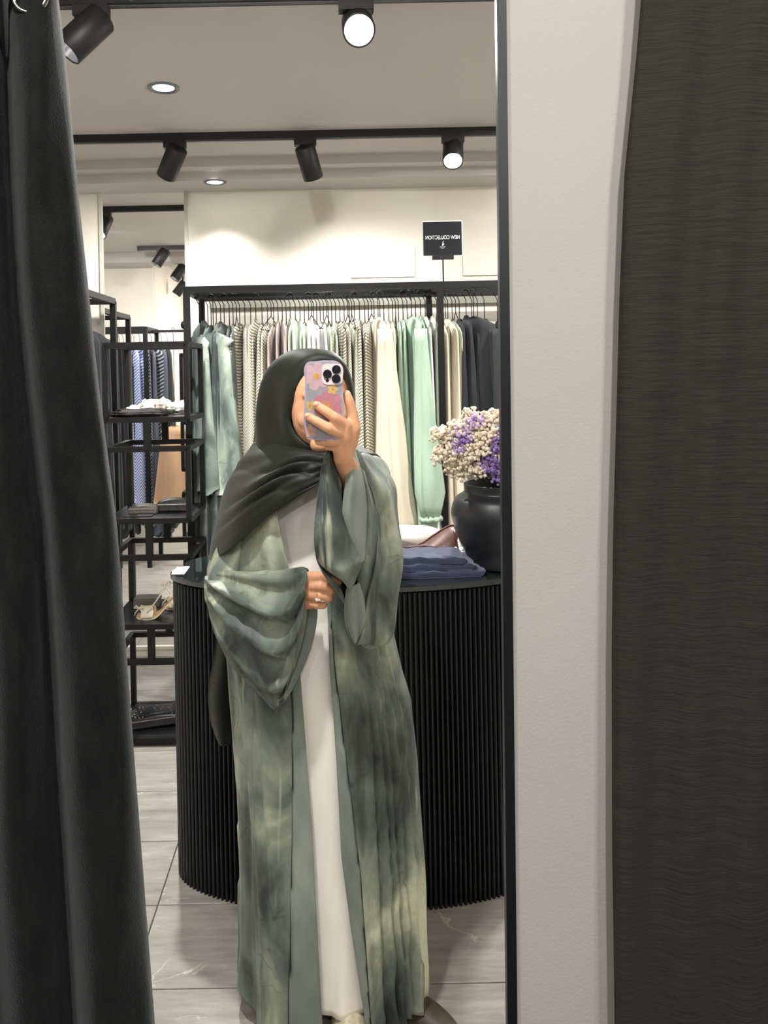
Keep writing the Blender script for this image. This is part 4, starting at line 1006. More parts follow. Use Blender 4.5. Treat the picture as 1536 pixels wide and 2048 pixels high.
b.ball(chest, (0.15, 0.095, 0.13), 16, 24); b.ball(waist, (0.115, 0.085, 0.16), 16, 24); b.ball(pelvis, (0.145, 0.10, 0.13), 16, 24)
shL, shR = P(726, 955, 1.915), P(498, 965, 1.905)
b.limb([(neck + Vector((0, 0, -0.03)), 0.05), (shL, 0.04)]); b.limb([(neck + Vector((0, 0, -0.03)), 0.05), (shR, 0.04)])
elL, wrL = P(748, 1082, 1.775), P(687, 915, 1.580)
elR, wrR = P(452, 1172, 1.83), P(598, 1178, 1.690)
def mixv(a, c, t): return a*(1-t) + c*t
b.limb([(shL, 0.04), (mixv(shL, elL, 0.5), 0.038), (elL, 0.033)]); b.limb([(elL, 0.036), (mixv(elL, wrL, 0.3), 0.037), (mixv(elL, wrL, 0.75), 0.026), (wrL, 0.0215)])
b.limb([(shR, 0.04), (mixv(shR, elR, 0.5), 0.038), (elR, 0.030)]); b.limb([(elR, 0.036), (mixv(elR, wrR, 0.3), 0.036), (mixv(elR, wrR, 0.8), 0.025), (wrR, 0.0225)])
for s, px in ((-1, 575), (1, 690)):
    hip = pelvis + Vector((s*0.075, 0, -0.06)); knee = Vector((hip.x+0.01*s, 1.87, 0.47)); ank = Vector((hip.x+0.008*s, 1.90, 0.095))
    b.limb([(hip, 0.082), (mixv(hip, knee, 0.5), 0.068), (knee, 0.052), (mixv(knee, ank, 0.35), 0.052), (ank, 0.034)])
    b.limb([(ank + Vector((0, 0.015, -0.045)), 0.032), (ank + Vector((0, -0.06, -0.058)), 0.030), (ank + Vector((0, -0.135, -0.068)), 0.024)])
# raised hand round the phone
def ch(*q): return [(P(x, y, Y), r) for x, y, Y, r in q]
b.limb(ch((687, 908, 1.578, .0215), (684, 885, 1.572, .0215), (676, 866, 1.566, .016)))
b.limb(ch((690, 905, 1.578, .020), (696, 880, 1.572, .020), (700, 860, 1.566, .016)))
b.limb(ch((688, 895, 1.574, .020), (688, 872, 1.560, .019), (690, 852, 1.551, .014)))
b.limb(ch((690, 850, 1.550, .0125), (668, 834, 1.531, .0108), (648, 820, 1.5285, .0098), (633, 810, 1.530, .0086)))
b.limb(ch((684, 868, 1.552, .0125), (656, 856, 1.530, .0108), (634, 843, 1.5275, .0098), (616, 833, 1.5305, .0086)))
b.limb(ch((676, 880, 1.556, .012), (662, 884, 1.548, .0105), (646, 884, 1.551, .0095), (636, 883, 1.560, .008)))
b.limb(ch((680, 888, 1.566, .013), (668, 893, 1.566, .010), (655, 893, 1.570, .0085)))
b.limb(ch((700, 884, 1.572, .017), (709, 856, 1.565, .014), (705, 826, 1.560, .0112), (698, 802, 1.556, .0105), (693.5, 788, 1.556, .0085)))
# lower hand, fingers curled towards the robe's edge
b.limb(ch((594, 1176, 1.692, .022), (606, 1166, 1.672, .021), (617, 1158, 1.658, .016)))
b.limb(ch((594, 1182, 1.692, .022), (606, 1184, 1.672, .022), (616, 1184, 1.656, .016)))
b.limb(ch((594, 1188, 1.692, .020), (606, 1200, 1.675, .020), (617, 1206, 1.660, .014)))
b.limb(ch((616, 1154, 1.658, .0125), (640, 1152, 1.642, .0102), (660, 1158, 1.644, .0092), (677, 1166, 1.655, .0076)))
b.limb(ch((615, 1172, 1.655, .0122), (641, 1172, 1.637, .0102), (662, 1176, 1.642, .0092), (669, 1181, 1.660, .008)))
b.limb(ch((615, 1190, 1.656, .0120), (639, 1192, 1.638, .0100), (657, 1195, 1.645, .0090), (661, 1197, 1.664, .008)))
b.limb(ch((616, 1206, 1.660, .0110), (634, 1210, 1.646, .0090), (646, 1211, 1.652, .0082), (649, 1210, 1.668, .0072)))
b.limb(ch((610, 1160, 1.674, .015), (632, 1154, 1.672, .0112), (655, 1158, 1.670, .0100), (675, 1165, 1.668, .008)))
bo = b.build('body', M['skin'], person, True)
md = bo.modifiers.new('join', 'REMESH'); md.mode = 'VOXEL'; md.voxel_size = 0.0028; md.use_smooth_shade = True
md = bo.modifiers.new('soften', 'SMOOTH'); md.factor = 0.5; md.iterations = 5
for s in (-1, 1):
    MB().ball(hc + Vector((s*0.026, -0.074, 0.002)), (0.009, 0.009, 0.006), 8, 12).build('eye', plain('eye_white', rgb(225, 220, 212), 0.2), person, True)
nail_m = plain('nail', rgb(214, 160, 136), 0.25)
for (x, y, Y) in ((632, 808.5, 1.5225), (615, 831, 1.5235), (675.5, 1165.5, 1.6475)):
    MB().ball(P(x, y, Y), (0.0052, 0.0022, 0.0042), 6, 10).build('nail', nail_m, person, True)
# ring on the lower hand
gold = plain('gold', rgb(220, 178, 116), 0.2, metal=1.0, var=0.03)
rc_ = P(636, 1192.5, 1.642); rg = thing  # ring sits round the third finger
ring = MB().tube([rc_ + Vector((0.002*math.sin(a), 0.0128*math.sin(a), 0.0128*math.cos(a))) for a in np.linspace(0, 2*PI, 25)], 0.0012, 6, False).build('ring', gold, person, True)
MB().ball(P(633.5, 1199.5, 1.6285), (0.0042, 0.003, 0.0038), 4, 6).build('stone', plain('ring_stone', rgb(240, 236, 232), 0.05, var=0.02, metal=0.3), ring)
MB().ball(P(638.5, 1200.5, 1.6285), (0.0030, 0.0025, 0.0028), 4, 6).build('stone', plain('ring_stone_side', rgb(232, 228, 224), 0.05, var=0.02, metal=0.3), ring)
# ---- shoes
shoe_m = plain('cream_snake_shoe', rgb(206, 198, 168), 0.5, var=0.35, scale=45)
shoe_b = plain('shaded_shoe', rgb(70, 58, 46), 0.5, var=0.15)  # second shoe's dimmer light mixed into its colour as brown
def shoe(x, y, rz, mat, hs=1.0):
    pr_ = cr(np.array([(-0.02, 0.020, 0.055, 0.0), (0.01, 0.034, 0.080, 0.0), (0.06, 0.042, 0.100, 0.0), (0.12, 0.040, 0.105, 0.0), (0.17, 0.036, 0.11, 0.0), (0.235, 0.030, 0.115, 0.0), (0.25, 0.02, 0.09, 0.0)]), 20)
    G = []
    c_, s_2 = math.cos(rz), math.sin(rz)
    for (a, w_, h, z) in pr_:
        row = []; h *= hs
        for k in range(16):
            t_ = 2*PI*k/16; yy = w_*math.cos(t_); zz_ = max(0.0, 0.3*h + 0.7*h*math.sin(t_)) if math.sin(t_) > -0.4 else 0.0
            lx, ly = yy, a - 0.13
            row.append((x + lx*c_ - ly*s_2, y + lx*s_2 + ly*c_, zz_))
        G.append(row)
    o = cloth('shoe', np.array(G), mat, person, True, 0.003)
    return o
shoe(P(700, 2050, 1.70).x, 1.80, 0.0, shoe_m); shoe(P(806, 2030, 1.80).x, 1.84, 0.9, shoe_b, 0.5)
# ---- dress and robe: rings in depth around the body
def px_at(curve, Z, Y):
    """silhouette curve [(py, px)...] -> X at height Z seen at depth Y"""
    py = VY + (H-Z)*F/Y
    for _ in range(3):
        px = np.interp(py, [c[0] for c in curve], [c[1] for c in curve])
        py = VY + (H-Z)*F/Y - ROLL*(px-VX)
    return P(px, py, Y).x
Lc = [(905, 585), (925, 540), (945, 515), (1000, 485), (1080, 470), (1150, 458), (1250, 450), (1332, 456), (1404, 462), (1486, 467), (1599, 476), (1767, 481), (1900, 481), (1990, 478), (2090, 462)]
Rc = [(905, 660), (918, 735), (935, 758), (1000, 775), (1100, 782), (1200, 782), (1270, 786), (1336, 802), (1392, 818), (1505, 829), (1655, 837), (1805, 844), (2020, 854), (2090, 857)]
lc_ = [(900, 575), (960, 548), (1019, 552), (1080, 565), (1135, 578), (1250, 594), (1355, 602), (1500, 613), (1655, 625), (1850, 635), (2024, 644), (2150, 650)]
rc2 = [(900, 640), (960, 652), (1080, 650), (1140, 652), (1220, 655), (1317, 659), (1505, 672), (1711, 683), (1839, 700), (2026, 728), (2150, 745)]
blo = [(900, 560), (1019, 530), (1135, 556), (1250, 574), (1374, 580), (1430, 584), (1655, 584), (2048, 576), (2150, 574)]
bro = [(900, 655), (1140, 662), (1250, 664), (1317, 669), (1404, 679), (1542, 696), (1749, 722), (2026, 741), (2150, 752)]
def depth(Z): return np.interp(Z, [0.0, 0.3, 0.8, 1.0, 1.2, 1.30, 1.35], [0.185, 0.175, 0.150, 0.135, 0.125, 0.10, 0.07])
YC0 = 1.885
ztop, zbot = 1.345, 0.045
NRr, NCr = 110, 260
G = np.zeros((NRr, NCr, 3)); GL = np.zeros((NRr, 14, 3)); GR = np.zeros((NRr, 14, 3))
ph_ = [random.Random(77).uniform(0, 6.28) for _ in range(8)]
for i in range(NRr):
    Z = ztop + (zbot-ztop)*i/(NRr-1)
    xl_, xr_ = px_at(Lc, Z, YC0), px_at(Rc, Z, YC0)
    cx, a_ = (xl_+xr_)/2, (xr_-xl_)/2; d = depth(Z); yf = YC0 - d
    xo_l, xo_r = px_at(blo, Z, yf+0.01), px_at(bro, Z, yf+0.01)
    tl = math.acos(max(-0.98, min(0.98, (xo_l-cx)/a_))); tr_ = math.acos(max(-0.98, min(0.98, (xo_r-cx)/a_)))
    # angle: 0 right, pi/2 front, pi left; the robe runs from the left front edge round the back to the right one
    grow = max(0.0, min(1.0, (1.02-Z)/0.75))
    for j in range(NCr):
        f = j/(NCr-1); th = tl + (2*PI - tl + tr_)*f
        c_, s_3 = math.cos(th), math.sin(th)
        x = cx + a_*c_; y = YC0 - d*(abs(s_3)**0.85)*(1 if s_3 >= 0 else -1)
        nx, ny = c_, -s_3
        left = max(0.0, min(1.0, (cx-x)/a_*1.5 + 0.2))
        pl = 0.0
        if s_3 > -0.15:
            xx = (x-cx)/a_
            if x > cx:      # tight knife pleats on her raised-arm side
                q = (xx*8.5 + 0.10*math.sin(Z*5) + 0.45*math.sin(xx*9)) % 1.0
                pl = (0.054*(q**0.8 if q < 0.8 else (1-q)/0.2) - 0.024)*grow*(1-0.35*xx)
                pl += 0.003*math.sin(xx*31+Z*4)*grow
            else:           # broad soft folds on the other side
                pl = grow*(0.020*math.sin(xx*10.5 + 0.6*math.sin(Z*3.1) + 1.0) + 0.009*math.sin(xx*24 + Z*2.5) + 0.004*math.sin(xx*47 + 5*Z))
            pl = max(pl, -0.019)*max(0, min(1, (s_3+0.15)/0.4))*min(1, min(j, NCr-1-j)/12)
        else:
            pl = 0.016*math.sin(th*14)*grow
        pl += 0.0008*math.sin(Z*17 + th*13) + 0.0006*math.sin(Z*31 - th*21 + 2*math.sin(Z*7))
        G[i, j] = (x + nx*pl, y + ny*pl - 0.002, Z - (0.012*math.sin(th*6) if i == NRr-1 else 0))
    for GG, ca, cb, e0 in ((GL, blo, lc_, 0), (GR, rc2, bro, NCr-1)):
        for j in range(14):
            f = j/13; xa = px_at(ca, Z, yf+0.008); xb = px_at(cb, Z, yf+0.008)
            if GG is GL: xa = G[i, 9, 0]
            else: xb = G[i, NCr-10, 0]
            x = xa + (xb-xa)*f; xx = max(-0.97, min(0.97, (x-cx)/a_))
            y = YC0 - d*(math.sqrt(1-xx*xx)**0.85) - 0.004 + 0.002*math.sin(Z*22+f*5) + 0.0015*math.sin(Z*60+f*9)
            ej = (G[i, 9, 1] if GG is GL else G[i, NCr-10, 1]) + 0.006; bl_ = (1-f) if GG is GL else f
            xe = G[i, 0, 0] if GG is GL else G[i, NCr-1, 0]
            if (GG is GL and x < xe+0.002) or (GG is GR and x > xe-0.002):
                y = ej + 0.004
            GG[i, j] = (x, y, Z)
robe = cloth('robe', G, M['dye'], person, False, 0.0016)
cloth('front_band', GL, M['band'], robe, False, 0.0016)
cloth('front_band', GR, M['band'], robe, False, 0.0016)
# white inner dress
hemz = P(680, 2027, YC0-0.17).z
NW, NV = 90, 120
W = np.zeros((NW, NV, 3))
for i in range(NW):
    Z = 1.335 + (hemz-1.335)*i/(NW-1)
    xl_, xr_ = px_at(Lc, Z, YC0), px_at(Rc, Z, YC0); cx, a_ = (xl_+xr_)/2, (xr_-xl_)/2*0.82; d = depth(Z)-0.024
    kx = px_at([(1700, 690), (1770, 688), (2030, 672), (2100, 668)], Z, YC0-d)
    for j in range(NV):
        th = 2*PI*j/NV; c_, s_3 = math.cos(th), math.sin(th)
        x = cx + a_*c_; y = YC0 - d*(abs(s_3)**0.85)*(1 if s_3 >= 0 else -1)
        pl = 0.0
        if Z < 0.36 and s_3 > 0:
            pl = 0.020*min(1, (0.36-Z)/0.26)*(1/(1+math.exp(-(x-kx)/0.0035)))*math.exp(-max(0, x-kx)/0.08)
        pl += 0.003*math.sin(th*9+Z*3)*max(0, (0.9-Z))
        W[i, j] = (x + c_*pl*0.3, y - s_3*pl, Z - 0.012*max(0, s_3)*(Z < 0.3))
cloth('inner_dress', W, M['dress'], person, True, 0.002)
# ---- sleeve of the lowered arm: a wide swag from elbow to wrist
def fold_noise(u, v): return 0.0009*math.sin(u*11+v*7) + 0.0005*math.sin(u*19-v*13+2*math.sin(v*4))
stn = [((414, 1150, 1.865), (416, 1166, 1.865), 0.020), ((428, 1146, 1.815), (428, 1232, 1.82), 0.045), ((466, 1146, 1.765), (458, 1308, 1.785), 0.050), ((512, 1147, 1.735), (503, 1362, 1.750), 0.050),
       ((556, 1146, 1.710), (540, 1404, 1.725), 0.048), ((594, 1141, 1.680), (555, 1416, 1.700), 0.050)]
rows_ = []
for T_, B_, dd in stn:
    T_, B_ = np.array(T_), np.array(B_); r_ = []
    for k in range(7):
        t_ = k/6; q = T_*(1-t_) + B_*t_; q[2] -= dd*math.sin(PI*min(1, t_*0.9+0.12))**0.8; r_.append(tuple(q))
    for k in range(7):
        t_ = 1-k/6; q = T_*(1-t_) + B_*t_; q[2] += dd*0.6*math.sin(PI*min(1, t_*0.9+0.1))**0.8 + 0.004; r_.append(tuple(q))
    rows_.append(r_)
rows_.append([(613, 1139, 1.645), (611, 1162, 1.628), (609, 1195, 1.624), (605, 1235, 1.634), (594, 1290, 1.648), (577, 1355, 1.665), (557, 1412, 1.685),
              (560, 1415, 1.695), (578, 1390, 1.715), (602, 1345, 1.725), (622, 1295, 1.730), (634, 1240, 1.730), (632, 1195, 1.722), (618, 1142, 1.690)])
SG = surf(rows_, 70, 110, True)
Nn = gnormals(SG, True); cen = SG.mean(axis=1, keepdims=True)
sgn = np.sign(((SG-cen)*Nn).sum(axis=2, keepdims=True)); Nn = Nn*np.where(sgn == 0, 1, sgn)
for i in range(70):
    u = i/69
    for j in range(110):
        v = j/110
        front = v < 0.5
        t_ = v*2 if front else (1-v)*2
        amp = math.sin(PI*min(1, max(0, u*0.92+0.04)))**0.7
        # hanging crescents: ridges follow lines of equal drop
        k = (t_*4.3 - 0.50*math.sin(PI*u) + 0.15*math.sin(u*5)) % 1.0
        rdg = (k/0.72)**1.2 if k < 0.72 else ((1-k)/0.28)**0.8
        SG[i, j] += Nn[i, j]*((0.052*(rdg-0.5)*amp*min(1, t_*5)*min(1, (1-t_)*5) if front else 0) + fold_noise(u*2, v*3))
sl = cloth('sleeve', SG, M['dye'], robe, True, 0.0016)
# cuff facing along the opening
cf = SG[64:70].copy(); cfn = Nn[64:70]
cf = cf - cfn*0.0022
cloth('cuff_facing', cf, M['band'], robe, True, 0.0008)
# upper part of that sleeve, from shoulder to elbow
ua = []
for k, (x, y, Y, ra, rb) in enumerate([(525, 925, 1.905, 0.025, 0.045), (502, 975, 1.895, 0.036, 0.055), (490, 1040, 1.88, 0.045, 0.062), (473, 1100, 1.86, 0.046, 0.066), (455, 1150, 1.845, 0.046, 0.068), (450, 1185, 1.84, 0.040, 0.060)]):
    c = P(x, y, Y); ua.append([(c.x + ra*math.cos(a)*1.0, c.y - rb*math.sin(a), c.z + 0.02*math.cos(a)*(-1)) for a in np.linspace(0, 2*PI, 14, endpoint=False)])
UA = surf(ua, 30, 60, True, raw=True)
for i in range(30):
    for j in range(60):
        a = 2*PI*j/60; UA[i, j] += np.array((math.cos(a), -math.sin(a), 0))*(0.006*math.sin(5*a+i*0.12)*min(1, i/8) + fold_noise(i/15, a))
cloth('upper_sleeve', UA, M['dye'], robe, True, 0.0016)
# chest fall of the robe beside the white dress
cg = [[(525, 935, 1.86), (540, 955, 1.82), (556, 980, 1.785)], [(500, 1000, 1.84), (525, 1010, 1.785), (553, 1019, 1.738)], [(490, 1060, 1.81), (525, 1070, 1.750), (564, 1080, 1.738)], [(480, 1120, 1.79), (530, 1125, 1.738), (577, 1136, 1.738)], [(478, 1190, 1.79), (535, 1190, 1.738), (588, 1200, 1.738)], [(476, 1260, 1.79), (540, 1260, 1.738), (595, 1270, 1.740)]]
CG = surf(cg, 40, 40)
for i in range(40):
    for j in range(40):
        v = j/39; u = i/39
        CG[i, j, 1] += -0.009*math.sin(v*11 + u*1.5) * (0.3+0.7*u) + fold_noise(u*2, v*2)
cloth('front_panel', CG, M['dye'], robe, False, 0.0016)
# ---- sleeve of the raised arm: bell falling open round the forearm
rings = [
 [(742, 916, 1.87), (762, 920, 1.89), (776, 940, 1.92), (780, 975, 1.94), (772, 1010, 1.95), (752, 1030, 1.94), (728, 1035, 1.92), (706, 1025, 1.89), (696, 1000, 1.86), (698, 965, 1.85), (710, 935, 1.85), (726, 920, 1.86)],
 [(735, 913, 1.79), (765, 928, 1.81), (786, 975, 1.83), (796, 1050, 1.84), (794, 1125, 1.83), (772, 1175, 1.81), (738, 1180, 1.79), (708, 1150, 1.78), (692, 1110, 1.77), (688, 1050, 1.76), (698, 980, 1.76), (714, 930, 1.77)],
 [(718, 908, 1.71), (757, 948, 1.70), (785, 1005, 1.70), (800, 1090, 1.70), (797, 1185, 1.70), (780, 1268, 1.69), (750, 1296, 1.685), (718, 1278, 1.69), (690, 1190, 1.70), (672, 1100, 1.70), (672, 990, 1.69), (690, 918, 1.70)],
 [(707, 897, 1.615), (737, 962, 1.630), (757, 1035, 1.645), (755, 1115, 1.640), (735, 1205, 1.630), (714, 1285, 1.620), (700, 1255, 1.625), (686, 1185, 1.620), (640, 1130, 1.565), (628, 1068, 1.555), (642, 940, 1.570), (657, 891, 1.590)]]
RG = surf(rings, 60, 120, True)
Nr = gnormals(RG, True); cen = RG.mean(axis=1, keepdims=True); sg_ = np.sign(((RG-cen)*Nr).sum(axis=2, keepdims=True)); Nr = Nr*np.where(sg_ == 0, 1, sg_)
for i in range(60):
    u = i/59
    for j in range(120):
        v = j/120
        RG[i, j] += Nr[i, j]*(0.006*math.sin(v*2*PI*7 + u*3)*min(1, u*3)*(1-0.6*u) + 0.004*math.sin(u*16+v*9) + fold_noise(u*2, v*4))*0.8
cloth('sleeve', RG, M['dye'], robe, True, 0.0016)
c2 = RG[52:60].copy() - Nr[52:60]*0.0024
cloth('cuff_facing', c2[:, :62], M['band'], robe, False, 0.0008)
# front flap of that cuff turned outwards, with its folded lower end
fl_ = [[(656, 893, 1.592), (668, 930, 1.585), (683, 965, 1.59)], [(643, 940, 1.572), (664, 970, 1.566), (684, 1010, 1.58)], [(634, 1000, 1.560), (662, 1020, 1.556), (690, 1045, 1.57)], [(628, 1065, 1.553), (665, 1070, 1.548), (708, 1080, 1.565)], [(634, 1118, 1.555), (678, 1122, 1.545), (722, 1118, 1.565)], [(655, 1140, 1.565), (690, 1150, 1.553), (722, 1135, 1.572)], [(690, 1168, 1.58), (698, 1176, 1.575), (708, 1168, 1.585)]]
FG = surf(fl_, 40, 36)
for i in range(40):
    for j in range(36):
        u, v = i/39, j/35
        FG[i, j, 1] += 0.005*math.sin(u*21 + v*2.5)*u + 0.003*math.sin(u*9-v*8)
cloth('cuff_flap', FG, M['dye'], robe, False, 0.0016)
fcg = [[(704, 896, 1.597), (708, 898, 1.600), (712, 906, 1.612)], [(693, 950, 1.578), (707, 950, 1.580), (726, 955, 1.61)], [(685, 1012, 1.568), (705, 1010, 1.570), (733, 1010, 1.61)], [(688, 1038, 1.566), (707, 1045, 1.566), (732, 1055, 1.605)], [(704, 1085, 1.566), (715, 1088, 1.568), (730, 1095, 1.60)], [(720, 1130, 1.572), (723, 1126, 1.578), (728, 1120, 1.595)]]
QG = surf(fcg, 36, 30)
for i in range(36):
    for j in range(30):
        QG[i, j, 1] += 0.003*math.sin(j/29*7 + i*0.15)
cloth('facing', QG, M['band'], robe, False, 0.0014)
ing = [[(714, 925, 1.622), (722, 935, 1.624), (730, 945, 1.628)], [(722, 975, 1.622), (736, 985, 1.625), (748, 1000, 1.640)], [(724, 1030, 1.622), (742, 1035, 1.628), (760, 1040, 1.648)], [(722, 1090, 1.622), (740, 1095, 1.630), (760, 1100, 1.650)], [(716, 1150, 1.625), (734, 1155, 1.634), (752, 1160, 1.650)], [(712, 1215, 1.632), (724, 1220, 1.638), (738, 1215, 1.648)]]
IG = surf(ing, 36, 24)
for i in range(36):
    for j in range(24):
        IG[i, j, 1] += 0.004*math.sin(j/23*8 + i*0.08)
cloth('sleeve_inside', IG, M['dye_dark'], robe, False, 0.0014)  # darker sheet added to stand for the sleeve's dark inside
lg = [[(695, 1168, 1.60), (705, 1172, 1.595), (718, 1165, 1.605)], [(690, 1200, 1.615), (705, 1205, 1.60), (728, 1200, 1.62)], [(690, 1240, 1.62), (710, 1245, 1.605), (730, 1235, 1.625)], [(700, 1275, 1.625), (714, 1284, 1.615), (724, 1255, 1.63)]]
LG = surf(lg, 24, 30)
for i in range(24):
    for j in range(30):
        LG[i, j, 1] += 0.006*math.sin(j/29*13)*(i/23)**0.5
cloth('cuff_fold', LG, M['band'], robe, False, 0.0016)
# ---- headscarf
E = [(648, 722, 1.786), (624, 736, 1.786), (609, 764, 1.791), (588, 800, 1.798), (579, 838, 1.804), (589, 866, 1.801), (612, 886, 1.794), (645, 894, 1.790), (676, 887, 1.794), (699, 862, 1.803), (703, 825, 1.804), (699, 780, 1.796), (682, 738, 1.788)]
S1 = [(644, 709, 1.791), (606, 720, 1.791), (578, 756, 1.798), (563, 798, 1.808), (558, 845, 1.816), (566, 880, 1.811), (600, 903, 1.798), (645, 908, 1.794), (686, 900, 1.800), (706, 870, 1.816), (709, 825, 1.816), (705, 770, 1.801), (686, 724, 1.794)]
S2 = [(628, 698, 1.83), (583, 707, 1.835), (544, 742, 1.845), (524, 792, 1.855), (518, 850, 1.86), (526, 898, 1.855), (575, 920, 1.82), (642, 922, 1.815), (690, 912, 1.82), (708, 880, 1.85), (712, 830, 1.855), (706, 765, 1.845), (676, 712, 1.835)]
S3 = [(622, 698, 1.89), (570, 708, 1.895), (533, 745, 1.90), (515, 800, 1.905), (510, 860, 1.905), (512, 912, 1.905), (560, 930, 1.90), (640, 935, 1.90), (695, 925, 1.90), (709, 885, 1.905), (711, 835, 1.905), (703, 768, 1.90), (670, 712, 1.895)]
def shrink(R, f, Y): return [(612+(x-612)*f, 815+(y-815)*f, Y) for x, y, _ in R]
HG = surf([shrink(E, 0.97, 1.815), E, S1, S2, S3, shrink(S3, 0.9, 1.95), shrink(S3, 0.62, 1.985), shrink(S3, 0.1, 1.995)], 70, 130, True)
Nh = gnormals(HG, True); cen = HG.mean(axis=(0, 1)); sg_ = np.sign(((HG-cen)*Nh).sum(axis=2, keepdims=True)); Nh = Nh*np.where(sg_ == 0, 1, sg_)
for i in range(70):
    u = i/69
    for j in range(130):
        v = j/130; side = math.exp(-((v-0.27)/0.16)**2)
        w_ = math.sin(PI*min(1, max(0, (u-0.12)/0.6)))
        HG[i, j] += Nh[i, j]*w_*(0.0065*side*math.sin(u*27 + v*9) + 0.0014*math.sin(v*25+u*9))
scarf = cloth('headscarf', HG, M['scarf'], person, True, 0.0014)
dr = [
 [(508, 885, 1.905), (545, 888, 1.83), (592, 896, 1.785), (640, 903, 1.775), (690, 897, 1.795), (714, 890, 1.88), (690, 900, 1.96), (610, 905, 2.00), (535, 895, 1.97)],
 [(476, 930, 1.905), (528, 922, 1.79), (585, 914, 1.752), (640, 914, 1.742), (698, 904, 1.785), (745, 905, 1.88), (720, 915, 1.99), (610, 925, 2.03), (505, 930, 2.00)],
 [(452, 975, 1.905), (508, 962, 1.765), (575, 941, 1.728), (640, 929, 1.722), (704, 911, 1.785), (756, 911, 1.89), (740, 935, 2.00), (610, 975, 2.04), (480, 975, 2.01)],
 [(436, 1030, 1.90), (484, 1008, 1.755), (562, 970, 1.712), (638, 946, 1.712), (706, 916, 1.79), (758, 915, 1.90), (745, 955, 2.00), (610, 1030, 2.05), (465, 1040, 2.02)],
 [(423, 1083, 1.895), (466, 1058, 1.752), (552, 999, 1.708), (638, 962, 1.708), (711, 920, 1.792), (758, 919, 1.905), (745, 970, 2.00), (610, 1080, 2.05), (455, 1100, 2.02)],
 [(417, 1131, 1.885), (464, 1095, 1.756), (553, 1021, 1.710), (646, 963, 1.710), (719, 922, 1.795), (757, 921, 1.905), (745, 975, 2.00), (610, 1100, 2.05), (450, 1130, 2.01)]]
DR = surf(dr, 70, 120, True)
Nd = gnormals(DR, True); cen = DR.mean(axis=1, keepdims=True); sg_ = np.sign(((DR-cen)*Nd).sum(axis=2, keepdims=True)); Nd = Nd*np.where(sg_ == 0, 1, sg_)
for i in range(70):
    u = i/69
    for j in range(120):
        v = j/120; fr2 = math.exp(-((v-0.24)/0.2)**2)
        k = u*4.6 + 0.8*math.sin(v*7+0.6) + 0.35*math.sin(u*7+v*17)
        rd = (abs(math.sin(PI*k))**0.8)
        fall = (1 - 0.9*min(1, max(0, (u-0.5)/0.3)))*(0.65+0.35*math.sin(v*19+u*8))
        DR[i, j] += Nd[i, j]*fr2*min(1, u*6)*fall*(0.024*(rd-0.5) + 0.003*math.sin(u*41+v*23))
cloth('shoulder_drape', DR, M['scarf'], scarf, True, 0.0014)
tl_ = [[(425, 1090, 1.99), (450, 1090, 1.98), (480, 1090, 1.99)], [(428, 1200, 2.0), (452, 1200, 1.99), (485, 1200, 2.0)], [(430, 1290, 2.0), (455, 1290, 1.985), (490, 1290, 2.0)], [(416, 1380, 2.0), (445, 1385, 1.975), (490, 1380, 2.0)], [(420, 1440, 2.0), (448, 1445, 1.975), (490, 1440, 2.0)], [(434, 1482, 2.0), (452, 1492, 1.985), (488, 1478, 2.0)]]
TG = surf(tl_, 40, 24)
for i in range(40):
    for j in range(24):
        TG[i, j, 1] += 0.006*math.sin(j/23*9 + i*0.05)
cloth('scarf_tail', TG, M['scarf'], scarf, False, 0.0014)
